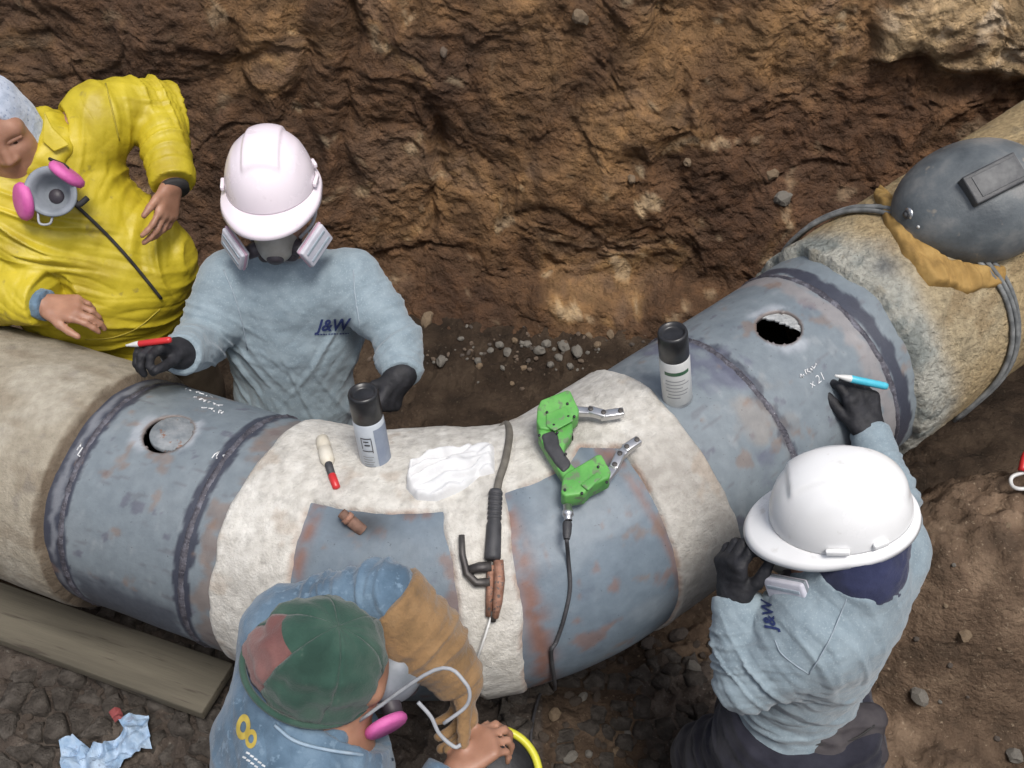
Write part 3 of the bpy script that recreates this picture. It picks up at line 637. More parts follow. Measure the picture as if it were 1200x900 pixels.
def sdf_mesh(prims, h=0.005, sub=(), cuts=(), inflate=0.0, relaxes=1):
    # prims: (prim, k) smooth unions in order; sub: (prim, k) carved out; cuts: (point, normal, radius) half spaces
    los, his = zip(*[prim_box(p, inflate+0.02) for p, k in prims]); lo = np.min(los, 0)-2*h; hi = np.max(his, 0)+2*h
    n = np.ceil((hi-lo)/h).astype(int)+1; D = np.full(n, 0.05, np.float32)
    def region(a, b):
        i0 = np.clip(np.floor((a-lo)/h).astype(int), 0, n-1); i1 = np.clip(np.ceil((b-lo)/h).astype(int)+1, 1, n)
        g = [lo[i]+h*np.arange(i0[i], i1[i]) for i in range(3)]
        return tuple(slice(i0[i], i1[i]) for i in range(3)), np.stack(np.meshgrid(*g, indexing='ij'), -1)
    for p, k in prims:
        a, b = prim_box(p, inflate+0.03+k*0.5); s, P = region(a, b); d = prim_sdf(p, P)-inflate; D0 = D[s]
        hh = np.maximum(k-np.abs(D0-d), 0)/max(k, 1e-6); D[s] = np.minimum(D0, d)-hh*hh*k*0.25
    for p, k in sub:
        a, b = prim_box(p, 0.02+k); s, P = region(a, b); d = -prim_sdf(p, P); D0 = D[s]
        hh = np.maximum(k-np.abs(D0-d), 0)/max(k, 1e-6); D[s] = np.maximum(D0, d)+hh*hh*k*0.25
    for c, nrm, rad in cuts:
        c = V(c); nrm = unit(nrm); s, P = region(c-rad, c+rad); d = (P-c)@nrm; m = np.linalg.norm(P-c, axis=-1) < rad
        D[s] = np.where(m, np.maximum(D[s], d), D[s])
    v, f = surfnet(D, lo, h)
    return relax(v, f, relaxes), f
def wrinkle(v, f, folds=(), base=0.002, bscale=14, seed=0):
    n = vnormals(v, f); d = base*fbm(v*bscale, 3, seed) + 0.3*base*(np.abs(perlin(v*bscale*np.array([2.2, 2.2, 3.4])+0.8*perlin(v*bscale, seed+9)[:, None], seed+8))*2-0.5)
    for i, (c, rad, dr, wl, amp) in enumerate(folds):
        c = V(c); dr = unit(dr); q = v-c; w = np.exp(-(np.linalg.norm(q, axis=1)/rad)**2)
        along = q@dr; warp = 0.5*wl*fbm(v*(0.16/wl), 2, seed+7*i+1)
        p = (q-along[:, None]*dr)*(0.10/wl) + ((along+warp)/wl)[:, None]*dr*0.9 + i*5.3
        n1 = np.abs(perlin(p, seed+3*i+2)); n2 = np.abs(perlin(p*2.1+3.7, seed+3*i+3))
        r1 = np.clip(1-n1*3.2, 0, 1); d = d + 1.25*amp*w*(r1*r1*(1.6-0.6*r1)+0.5*n1-0.25*np.clip(1-n2*4, 0, 1)-0.15)      # drawn ridges with a few pressed creases between
    return v+n*d[:, None]
def part(name, v, f, mats, parent, label=None):
    o = new_obj(name, np_mesh(name, v, f), mats, parent)
    if label: o['label'] = label
    return o

class Frame:
    def __init__(s, O, fwd, up):
        s.O = V(O); s.y = unit(fwd); u = V(up)-np.dot(up, s.y)*s.y; s.z = unit(u); s.x = np.cross(s.y, s.z)
    def p(s, x, y, z): return s.O+x*s.x+y*s.y+z*s.z
    def d(s, x, y, z): return x*s.x+y*s.y+z*s.z
    def ell(s, c, r): return ell(s.p(*c), r, s.x, s.y, s.z)
    def cap(s, a, b, ra, rb=None): return cap(s.p(*a), s.p(*b), ra, rb)

def head_prims(F):
    a = [(F.ell((0, -0.012, 0.035), (0.074, 0.096, 0.088)), 0.0), (F.ell((0, 0.030, -0.035), (0.058, 0.062, 0.075)), 0.05), (F.ell((0, 0.055, -0.082), (0.032, 0.030, 0.026)), 0.03),
         (F.cap((-0.036, 0.060, -0.022), (-0.03, 0.060, -0.05), 0.024, 0.018), 0.025), (F.cap((0.036, 0.060, -0.022), (0.03, 0.060, -0.05), 0.024, 0.018), 0.025),
         (F.cap((-0.045, 0.066, 0.030), (0.045, 0.066, 0.030), 0.017), 0.025), (F.cap((0, 0.082, 0.020), (0, 0.104, -0.024), 0.007, 0.011), 0.014),
         (F.ell((-0.013, 0.094, -0.027), (0.009, 0.010, 0.008)), 0.008), (F.ell((0.013, 0.094, -0.027), (0.009, 0.010, 0.008)), 0.008),
         (F.ell((0, 0.082, -0.054), (0.024, 0.010, 0.0065)), 0.006), (F.ell((0, 0.081, -0.066), (0.021, 0.010, 0.007)), 0.006)]
    for sx in (-1, 1):
        a += [(F.ell((sx*0.077, -0.008, 0.0), (0.010, 0.020, 0.031)), 0.008), (F.ell((sx*0.080, 0.0, -0.022), (0.007, 0.010, 0.012)), 0.008)]
    return a
def head_sub(F): return [(F.ell((sx*0.032, 0.097, 0.008), (0.018, 0.014, 0.012)), 0.014) for sx in (-1, 1)] + [(F.ell((sx*0.084, 0.004, 0.002), (0.004, 0.010, 0.016)), 0.005) for sx in (-1, 1)]
def hand_prims(w, d, n, t, curl=(25, 35, 25), thumb=(0.5, 0.6, 0.5), sc=1.0, spread=6, rad=1.0):
    # w wrist, d finger direction, n out of the palm, t towards the thumb
    d = unit(d); n = unit(V(n)-np.dot(n, d)*d); t = unit(V(t)-np.dot(t, d)*d-np.dot(t, n)*n); w = V(w); pr = []
    for i, (lat, kn, ln, r) in enumerate(((0.030, 0.088, 0.074, 0.0088), (0.010, 0.092, 0.083, 0.0092), (-0.011, 0.087, 0.076, 0.0088), (-0.030, 0.078, 0.060, 0.0078))):
        r *= rad; lat *= sc; k0 = w+d*0.012*sc+t*lat*0.55; k1 = w+d*kn*sc+t*lat
        pr.append((cap(k0, k1, 0.0135*rad*sc, 0.0115*rad*sc), 0.014))
        c = curl[i] if isinstance(curl[0], (tuple, list)) else curl; ang = 0; q = k1; sp = math.radians(spread)*(1.5-i)/1.5*0.6
        for j, (fr, cj) in enumerate(zip((0.46, 0.30, 0.24), c)):
            ang += math.radians(cj); dd = unit((math.cos(ang)*d+math.sin(ang)*n)+t*math.sin(sp)*(1 if j == 0 else 0.5))
            q2 = q+dd*ln*fr*sc; pr.append((cap(q, q2, r*sc*(1-0.06*j), r*sc*(0.94-0.08*j)), 0.004)); q = q2
    b = w+d*0.028*sc+t*0.024*sc; dd = unit(d*thumb[0]+t*thumb[1]+n*thumb[2]); m = b+dd*0.040*sc; e = m+unit(dd*0.75+d*0.45+n*0.15)*0.030*sc; e2 = e+unit(dd*0.45+d*0.6+n*0.25)*0.024*sc
    pr += [(cap(w+d*0.012*sc, b, 0.014*rad*sc, 0.0135*rad*sc), 0.012), (cap(b, m, 0.0135*rad*sc, 0.0105*rad*sc), 0.01), (cap(m, e, 0.0105*rad*sc, 0.0095*rad*sc), 0.004), (cap(e, e2, 0.0095*rad*sc, 0.0078*rad*sc), 0.004)]
    return pr
def torso_prims(J, fat=1.0):
    neck, pel = J['neck'], J['pel']; up = unit(neck-pel); L = np.linalg.norm(neck-pel)
    X = J['shR']-J['shL']; X = unit(X-np.dot(X, up)*up); Y = np.cross(up, X)
    c = lambda t, y=0: lerp(pel, neck, t)+Y*y
    J['tf'] = (X, Y, up, L)
    return [(ell(c(0.02), (0.165*fat, 0.118*fat, 0.13), X, Y, up), 0.0), (ell(c(0.32, 0.012), (0.150*fat, 0.115*fat, 0.17), X, Y, up), 0.06), (ell(c(0.66, 0.008), (0.168*fat, 0.118*fat, 0.17), X, Y, up), 0.06),
            (cap(lerp(J['shL'], neck, 0.25)-up*0.03, lerp(J['shR'], neck, 0.25)-up*0.03, 0.072), 0.07), (cap(c(0.85), neck, 0.075, 0.06), 0.05)]
def arm_prims(J, s, extra=0.0):
    return [(cap(J['sh'+s], lerp(J['sh'+s], J['el'+s], 0.5), 0.060+extra, 0.050+extra), 0.05), (cap(lerp(J['sh'+s], J['el'+s], 0.5), J['el'+s], 0.050+extra, 0.043+extra), 0.03),
            (cap(J['el'+s], lerp(J['el'+s], J['wr'+s], 0.35), 0.044+extra, 0.043+extra), 0.02), (cap(lerp(J['el'+s], J['wr'+s], 0.35), J['wr'+s], 0.043+extra, 0.029+extra), 0.02)]
def leg_prims(J, s, extra=0.0, foot=True):
    h, k, a = J['hip'+s], J['kn'+s], J['an'+s]
    pr = [(cap(h, lerp(h, k, 0.6), 0.088+extra, 0.068+extra), 0.05), (cap(lerp(h, k, 0.6), k, 0.068+extra, 0.058+extra), 0.03), (cap(k, lerp(k, a, 0.35), 0.057+extra, 0.057+extra), 0.02), (cap(lerp(k, a, 0.35), a, 0.057+extra, 0.038+extra), 0.02)]
    if foot: pr += [(cap(a-V(0, 0, 0.03), a-V(0, 0, 0.045)+J['toe'+s]*0.17, 0.040, 0.030), 0.03)]
    return pr
def body_mesh(J, hands=True, h=0.005):
    F = J['F']; pr = torso_prims(J, 0.88)
    pr += [(cap(J['neck']-unit(J['neck']-J['pel'])*0.03, F.p(0, -0.03, -0.05), 0.062, 0.056), 0.03)]
    for s in 'LR':
        pr += arm_prims(J, s, -0.006)[:3]+[(cap(lerp(J['el'+s], J['wr'+s], 0.35), J['wr'+s], 0.037, 0.028), 0.02)]+leg_prims(J, s, -0.010)
        if 'hand'+s in J: pr += [(p, k) for p, k in hand_prims(*J['hand'+s][0], **J['hand'+s][1])]
    hp = head_prims(F); pr += [(hp[0][0], 0.02)]+hp[1:]
    v, f = sdf_mesh(pr, h, sub=head_sub(F), relaxes=1)
    return v, f
def shirt_mesh(J, inf=0.013, fat=1.0, extra=(), cuffs=None, hem=None, sub=(), sleeve=0.0, h=0.0042, fatarm=0.0, clip=(), neckcut=0.026):
    pr = torso_prims(J, fat); X, Y, up, L = J['tf']
    if hem is None: hem = -0.10
    pel = J['pel']; pr += [(ell(lerp(pel, J['neck'], -0.14), (0.160*fat, 0.122*fat, 0.14), X, Y, up), 0.06)]
    cuts = [(pel+up*hem, -up, 0.30), (J['neck']+up*neckcut, unit(up*0.95+Y*0.12), 0.10)]; pr += [(cap(J['neck']-up*0.04, J['neck']+up*0.03, 0.068, 0.060), 0.03)]
    for s in 'LR':
        pr += arm_prims(J, s, sleeve+fatarm)
        w, e = J['wr'+s], J['el'+s]; d = unit(w-e); pr += [(cap(lerp(e, w, 0.6), w, 0.036+sleeve+fatarm, 0.035+sleeve+fatarm*0.6), 0.02)]; cuts.append((w+d*(cuffs[s] if cuffs else 0.0), d, 0.085))
    pr += list(extra)
    return sdf_mesh(pr, h, inflate=inf, cuts=cuts+list(clip), sub=list(sub))
def legs_default(J, floor=None, knee=(0, -0.12), toe=(0, -1, 0)):
    X = J['shR']-J['shL']; X[2] = 0; X = unit(X); t = unit(toe)
    for s, sg in (('L', -1), ('R', 1)):
        h = J['pel']+X*sg*0.095-V(0, 0, 0.03); J['hip'+s] = h
        a = V(h[0]+X[0]*sg*0.05+t[0]*knee[0], h[1]+X[1]*sg*0.05+t[1]*knee[0], 0); a[2] = floor_at(a[0], a[1])+0.085; J['an'+s] = a
        k = lerp(h, a, 0.5)+t*knee[1]*-1; J['kn'+s] = k; J['toe'+s] = t
def trousers_mesh(J, inf=0.016, h=0.006, extra=()):
    pr = [torso_prims(J)[0]]
    for s in 'LR': pr += leg_prims(J, s, 0.006, foot=False)
    pr += list(extra)
    return sdf_mesh(pr, h, inflate=inf-0.004, cuts=[(J['pel']+J['tf'][2]*0.06, J['tf'][2], 0.25)])
def boot(J, s, parent):
    a, t = J['an'+s], J['toe'+s]
    v, f = sdf_mesh([(cap(a+V(0, 0, 0.10), a-V(0, 0, 0.03), 0.052, 0.050), 0.0), (cap(a-V(0, 0, 0.035)-t*0.03, a-V(0, 0, 0.04)+t*0.17, 0.045, 0.043), 0.03)], 0.006, cuts=[(a-V(0, 0, 0.083), V(0, 0, -1), 0.3)])
    part('boot', v, f, M['boot'], parent)
def eyes(F, parent):
    for sx in (-1, 1):
        bm = bmesh.new(); bmesh.ops.create_uvsphere(bm, u_segments=16, v_segments=10, radius=0.0112); bmesh.ops.translate(bm, verts=bm.verts, vec=F.p(sx*0.032, 0.0735, 0.008)); e = bm_obj('eye', bm, M['eye_white'], parent)
        lathe_obj('iris', [(0, 0.0122), (0.004, 0.0118), (0.0055, 0.0104)], F.p(sx*0.032, 0.0735, 0.008), F.d(0, 1, -0.35), M['iris'], e, 12)
        v, f = sdf_mesh([(F.cap((sx*0.018, 0.0815, 0.0125), (sx*0.047, 0.077, 0.0115), 0.0080, 0.0070), 0), (F.cap((sx*0.020, 0.079, -0.0045), (sx*0.045, 0.076, -0.0035), 0.0055, 0.005), 0)], 0.0025); part('eyelid', v, f, M['skin'], parent)
        v, f = sdf_mesh([(F.cap((sx*0.014, 0.085, 0.028), (sx*0.034, 0.084, 0.032), 0.0034, 0.0034), 0), (F.cap((sx*0.034, 0.084, 0.032), (sx*0.052, 0.072, 0.027), 0.0034, 0.0026), 0.004)], 0.0025); part('eyebrow', v, f, M['hair'], parent)
    v, f = sdf_mesh([(F.ell((0, 0.0835, -0.0545), (0.0225, 0.0095, 0.0052)), 0), (F.ell((0, 0.083, -0.0655), (0.020, 0.0095, 0.0062)), 0.002)], 0.0025); part('lips', v, f, M['lip'], parent)

def hard_hat(F, parent, m_shell, tilt=0.0, label=None):
    # F: head frame; the hat's rim lies a little above the brows
    H = Frame(F.p(0, -0.005, 0.050), F.d(0, 1, tilt), F.d(0, -tilt, 1)); a, b, hh = 0.103, 0.124, 0.124
    root = None; nu, nv = 44, 128; u = np.linspace(0, 1, nu); ph = np.linspace(0, 2*np.pi, nv, endpoint=False)
    U, PH = np.meshgrid(u, ph, indexing='ij'); U = U.ravel(); PH = PH.ravel(); an = U*np.pi/2
    rad = np.cos(an)**0.80; x = a*rad*np.sin(PH); y = b*rad*np.cos(PH); z = hh*np.sin(an)**1.05
    ridge = sstep(0.044, 0.036, np.abs(x)-0.10*np.clip(y, -1, 0)*0.3)*sstep(0.088, 0.074, y)*sstep(0.035, 0.07, z)
    side = sstep(0.012, 0.0, np.abs(np.abs(x)-0.075+0.1*np.abs(y)))*sstep(0.03, 0.05, z)*sstep(0.09, 0.05, np.abs(y))
    k = 1+0.050*ridge+0.008*side; P = np.stack([x*k, y*k, z*k], 1)
    W = lambda P: H.O+P[:, :1]*H.x+P[:, 1:2]*H.y+P[:, 2:3]*H.z
    f = grid_faces(nu, nv, True)
    shell = part('hard_hat_shell', W(P), f, m_shell, parent, label); _b = bmesh.new(); _b.from_mesh(shell.data); bmesh.ops.remove_doubles(_b, verts=_b.verts, dist=2e-4); _b.to_mesh(shell.data); _b.free(); solidify(shell, 0.0028, -1)
    w = np.linspace(0, 1, 12); WW, PH = np.meshgrid(w, ph, indexing='ij'); WW = WW.ravel(); PH = PH.ravel(); c = np.clip(np.cos(PH), 0, 1)
    vis = 0.012 + 0.038*sstep(0.15, 0.95, c)
    rx = a+WW*(0.013+0.010*sstep(0, 0.6, c)); ry = b+WW*vis; drop = -0.004-0.012*WW*(0.5+c*1.1)-0.010*sstep(0.85, 1, WW)
    P = np.stack([rx*np.sin(PH), ry*np.cos(PH), drop + 0.004*(1-WW)], 1)
    brim = part('hard_hat_brim', W(P), grid_faces(12, nv, True)[:, ::-1], m_shell, shell); solidify(brim, 0.003, -1)
    for sx in (-1, 1):                                             # accessory slots and lugs above the rim
        for yy, ln in ((0.015, 0.020), (-0.055, 0.014)):
            ang = math.acos(yy/b); nrm = unit(V(math.sin(ang)/a*sx, math.cos(ang)/b, 0)); pos = V(a*math.sin(ang)*sx, yy, 0.013); tg = V(-nrm[1], nrm[0], 0)
            box_obj('slot_lug', H.p(*(pos+nrm*0.004)), H.d(*tg)*ln, H.d(*nrm)*0.0045, H.d(0, 0, 1)*0.006, m_shell, shell, 0.003)
    return H

M['skin'] = mat('skin', (0.30,0.15,0.095), (0.38,0.20,0.13), 25, 0.5, 0.25, 260, sss=0.15, bdist=0.0015)
M['lip'] = mat('lip', (0.24,0.10,0.075), (0.28,0.12,0.09), 40, 0.45); M['eye_white'] = mat('eye_white', (0.6,0.57,0.53), None, 5, 0.25); M['iris'] = mat('iris', (0.02,0.012,0.008), None, 5, 0.2); M['hair'] = mat('hair', (0.03,0.02,0.016), (0.05,0.036,0.028), 80, 0.6, 0.6, 300)
M['boot'] = mat('boot', (0.06,0.045,0.032), (0.11,0.085,0.065), 15, 0.8, 0.4, 90)
M['hat_white'] = mat('hat_white', (0.80,0.80,0.80), (0.74,0.74,0.735), 6, 0.25, 0.05, 60, spec=0.5, rvar=0.1, fleck=(0.66,0.65,0.63), fscale=28, famt=0.70)
M['hat_pink'] = mat('hat_pink', (0.80,0.72,0.77), (0.75,0.67,0.72), 6, 0.25, 0.05, 60, spec=0.5, rvar=0.1, fleck=(0.68,0.60,0.64), fscale=28, famt=0.70)
M['shirt'] = mat('shirt', (0.195,0.25,0.285), (0.25,0.31,0.345), 30, 0.92, 0.35, 420, spec=0.15, sheen=0.25, bdist=0.0018, bump2=0.35, b2scale=26, crease=0.1, cscale=10, fleck=(0.28,0.34,0.375), fscale=260, famt=0.62)
M['shirt_seam'] = mat('shirt_seam', (0.33,0.39,0.44), None, 60, 0.9)
M['navy'] = mat('navy', (0.018,0.022,0.055), (0.03,0.035,0.08), 30, 0.9, 0.3, 300, spec=0.2, sheen=0.2)
M['trouser_dark'] = mat('trouser_dark', (0.014,0.014,0.022), (0.03,0.03,0.042), 18, 0.9, 0.4, 260, spec=0.2, sheen=0.15, bdist=0.002)
M['trouser_grey'] = mat('trouser_grey', (0.045,0.04,0.045), (0.075,0.068,0.07), 18, 0.9, 0.4, 260, spec=0.2, bdist=0.002)
M['trouser_brown'] = mat('trouser_brown', (0.085,0.065,0.045), (0.13,0.10,0.07), 18, 0.9, 0.4, 220, spec=0.2)
M['glove_black'] = mat('glove_black', (0.010,0.010,0.012), (0.022,0.022,0.026), 40, 0.65, 0.5, 300, spec=0.4, bdist=0.0015)
M['yellow_coat'] = mat('yellow_coat', (0.37,0.28,0.016), (0.52,0.41,0.025), 10, 0.5, 0.3, 140, spec=0.45, c3=(0.46,0.365,0.02), bdist=0.002, bump2=0.2, b2scale=18, crease=0.12, cscale=8, fleck=(0.30,0.235,0.035), fscale=22, famt=0.70)
M['hood'] = mat('hood', (0.33,0.38,0.47), (0.48,0.53,0.62), 40, 0.95, 0.4, 350, spec=0.1, sheen=0.3, fleck=(0.22,0.27,0.38), fscale=110, famt=0.64)
M['denim'] = mat('denim', (0.07,0.115,0.165), (0.145,0.215,0.285), 14, 0.92, 0.5, 380, spec=0.15, sheen=0.2, c3=(0.105,0.165,0.23), bdist=0.002, bump2=0.4, b2scale=30, crease=0.25, cscale=11, fleck=(0.15,0.22,0.29), fscale=60, famt=0.62)
M['denim_seam'] = mat('denim_seam', (0.22,0.31,0.40), (0.32,0.40,0.47), 40, 0.9)
M['suede'] = mat('suede', (0.18,0.11,0.052), (0.27,0.17,0.085), 16, 0.92, 0.6, 170, bump2=0.5, b2scale=28, spec=0.2, c3=(0.25,0.15,0.07), bdist=0.003, sheen=0.2)
M['cap_green'] = mat('cap_green', (0.02,0.048,0.036), (0.05,0.092,0.07), 12, 0.9, 0.4, 260, spec=0.2, sheen=0.2, c3=(0.03,0.07,0.052), fleck=(0.075,0.11,0.085), fscale=30, famt=0.7)
M['cap_maroon'] = mat('cap_maroon', (0.15,0.065,0.06), (0.215,0.105,0.095), 14, 0.9, 0.4, 260, spec=0.2, sheen=0.2)
M['mask_grey'] = mat('mask_grey', (0.16,0.18,0.20), (0.24,0.26,0.29), 20, 0.55, 0.1, 120)
M['mask_pale'] = mat('mask_pale', (0.26,0.25,0.22), (0.36,0.34,0.31), 20, 0.4, 0.1, 120)
M['mask_dark'] = mat('mask_dark', (0.03,0.025,0.032), (0.06,0.05,0.06), 20, 0.5)
M['filter_pink'] = mat('filter_pink', (0.52,0.09,0.30), (0.62,0.14,0.38), 20, 0.6, 0.3, 200)
M['filter_white'] = mat('filter_white', (0.46,0.46,0.52), (0.58,0.57,0.62), 20, 0.6, 0.2, 160)
M['filter_edge'] = mat('filter_edge', (0.40,0.26,0.34), (0.5,0.34,0.42), 20, 0.6)
M['strap_grey'] = mat('strap_grey', (0.28,0.29,0.31), (0.38,0.39,0.41), 30, 0.8); M['strap_black'] = mat('strap_black', (0.015,0.014,0.014), (0.03,0.028,0.028), 30, 0.8)
M['logo_navy'] = mat('logo_navy', (0.015,0.028,0.11), (0.025,0.04,0.14), 60, 0.85)

def text_strokes(txt, size, shear=0.0, bold=0.0, extr=0.0):
    c = bpy.data.curves.new('lettering', 'FONT'); c.body = txt; c.size = size; c.shear = shear; c.offset = bold; c.align_x = 'CENTER'; c.align_y = 'CENTER'; c.resolution_u = 3
    o = bpy.data.objects.new('lettering', c); COL.objects.link(o); dg = bpy.context.evaluated_depsgraph_get(); me = bpy.data.meshes.new_from_object(o.evaluated_get(dg))
    bpy.data.objects.remove(o); bpy.data.curves.remove(c); return me
def subdiv(me, n=1, tri=True):
    bm = bmesh.new(); bm.from_mesh(me); bmesh.ops.triangulate(bm, faces=bm.faces)
    for _ in range(n): bmesh.ops.subdivide_edges(bm, edges=bm.edges, cuts=1, use_grid_fill=True)
    bmesh.ops.triangulate(bm, faces=bm.faces); bm.to_mesh(me); bm.free(); return me
def decal_on(obj_bvh, me, O, X, Y, direction, lift, name, m_, parent):
    # flat lettering laid on a surface: every vertex is dropped along "direction" on to it
    for vtx in me.vertices:
        st = V(O)+V(X)*vtx.co.x+V(Y)*vtx.co.y-V(direction)*0.3
        h = obj_bvh.ray_cast(Vector(st), Vector(direction))
        vtx.co = (h[0]+h[1]*lift*(1 if h[1].dot(Vector(direction)) < 0 else -1)) if h[0] else Vector(st+V(direction)*0.3)
    return new_obj(name, me, m_, parent)
def bvh_of(v, f): return BVHTree.FromPolygons([tuple(x) for x in v], [tuple(x) for x in f])
def on_surface(bvh, px, py, lift=0.003, fallback=None):
    h = bvh.ray_cast(Vector(CAMP), Vector(unit(ray(px, py))))
    return V(h[0])-unit(ray(px, py))*lift if h[0] else fallback
# ---------------------------------------------------------------- worker B: pink-white hard hat behind the pipe
J = {}
J['F'] = Frame(atd(322, 236, 2.40), (0.06, -0.98, -0.12), (0.0, -0.12, 0.99))
J['neck'] = aty(338, 306, 2.05); J['pel'] = aty(350, 520, 1.99)
J['shR'] = aty(268, 330, 2.01); J['shL'] = aty(414, 328, 2.01)
J['elR'] = aty(236, 402, 1.90); J['wrR'] = aty(214, 414, 1.76)
J['elL'] = aty(466, 398, 1.90); J['wrL'] = aty(470, 436, 1.79)
legs_default(J, knee=(0.05, 0.06), toe=(0, -1, 0))
J['handR'] = ((J['wrR'], aty(165, 402, 1.70)-J['wrR'], (0.1, -0.3, -0.95), (0.2, -0.9, 0.3)), dict(curl=(45, 55, 35), thumb=(0.7, 0.35, 0.6)))
J['handL'] = ((J['wrL'], aty(452, 478, 1.72)-J['wrL'], (-0.85, 0.0, -0.5), (-0.4, -0.8, 0.3)), dict(curl=(65, 80, 40), thumb=(0.6, 0.3, 0.6)))
PB = thing('person', 'worker in pinkish white hard hat and grey long sleeved shirt standing behind the pipe', 'person', (J['pel'][0], J['pel'][1], floor_at(J['pel'][0], J['pel'][1])), 'workers round the pipe')
v, f = body_mesh(J); part('body', v, f, M['skin'], PB)
c = J['pel']; nk = J['neck']
v, f = shirt_mesh(J, 0.011, fat=1.0, cuffs={'L': 0.012, 'R': 0.018}, hem=-0.16, neckcut=0.05)
dn = V(0, 0, 1)
folds = [(J['elR'], 0.13, J['elR']-J['shR'], 0.038, 0.010), (J['elL'], 0.13, J['elL']-J['shL'], 0.038, 0.010), (J['wrR'], 0.08, J['wrR']-J['elR'], 0.022, 0.005), (J['wrL'], 0.08, J['wrL']-J['elL'], 0.022, 0.005),
         (lerp(J['shR'], J['pel'], 0.35), 0.13, V(0.8, 0, 0.6), 0.06, 0.012), (lerp(J['shL'], J['pel'], 0.35), 0.13, V(-0.8, 0, 0.6), 0.06, 0.012), (lerp(c, nk, 0.35), 0.18, V(1, 0, 0.25), 0.07, 0.010), (lerp(c, nk, 0.1), 0.15, V(0.3, 0, 1), 0.05, 0.010), (lerp(c, nk, 0.8), 0.13, V(0.2, 0, 1), 0.07, 0.005)]
v = wrinkle(v, f, folds, 0.004, 9, 5); part('shirt', v, f, M['shirt'], PB); bvB = bvh_of(v, f)
for q in (((262, 316), (274, 345), (283, 375), (290, 410)), ((414, 316), (416, 345), (421, 378), (425, 412))):
    P_ = [on_surface(bvB, *a, 0.0008) for a in spline([V(*b, 0) for b in q], 4) for a in [(a[0], a[1])]]; P_ = [p for p in P_ if p is not None]
    if len(P_) > 3: tube_obj('shirt_seam', P_, 0.0016, M['shirt_seam'], PB, 6)
O = on_surface(bvB, 389, 381); lg = subdiv(text_strokes('J&W', 0.040, 0.35, 0.0010), 2); view = unit(O-CAMP)
X_ = unit(V(1, 0, 0.03)); Y_ = unit(np.cross(X_, view)*1); Y_ = Y_ if Y_[2] > 0 else -Y_
decal_on(bvB, lg, O, X_, Y_, view, 0.0025, 'shirt_logo', M['logo_navy'], PB)
bm = bmesh.new()
for i in range(13):
    a = -0.044+i*0.0068; w_ = 0.0052 if i % 4 else 0.0030
    vs_ = [bm.verts.new((a, -0.0225, 0)), bm.verts.new((a+w_, -0.0225, 0)), bm.verts.new((a+w_, -0.0195, 0)), bm.verts.new((a, -0.0195, 0))]; bm.faces.new(vs_)
lm = bpy.data.meshes.new('shirt_logo'); bm.to_mesh(lm); bm.free(); decal_on(bvB, lm, O, X_, Y_, view, 0.0025, 'shirt_logo_line', M['logo_navy'], PB)
v, f = trousers_mesh(J); part('trousers', v, f, M['trouser_grey'], PB)
for s in 'LR':
    boot(J, s, PB); a, kw = J['hand'+s]; v, f = sdf_mesh([(p, k) for p, k in hand_prims(*a, **{**kw, 'rad': 1.18})]+[(cap(a[0]-unit(a[0]-J['el'+s])*0.03, a[0]+unit(a[1])*0.02, 0.040, 0.034), 0.015), (cap(a[0]-unit(a[0]-J['el'+s])*0.02, a[0]+unit(a[0]-J['el'+s])*0.006, 0.042, 0.038), 0.01)], 0.003); v = wrinkle(v, f, (), 0.0012, 60, 3); part('glove', v, f, M['glove_black'], PB)
eyes(J['F'], PB); hard_hat(J['F'], PB, M['hat_pink'], 0.10)
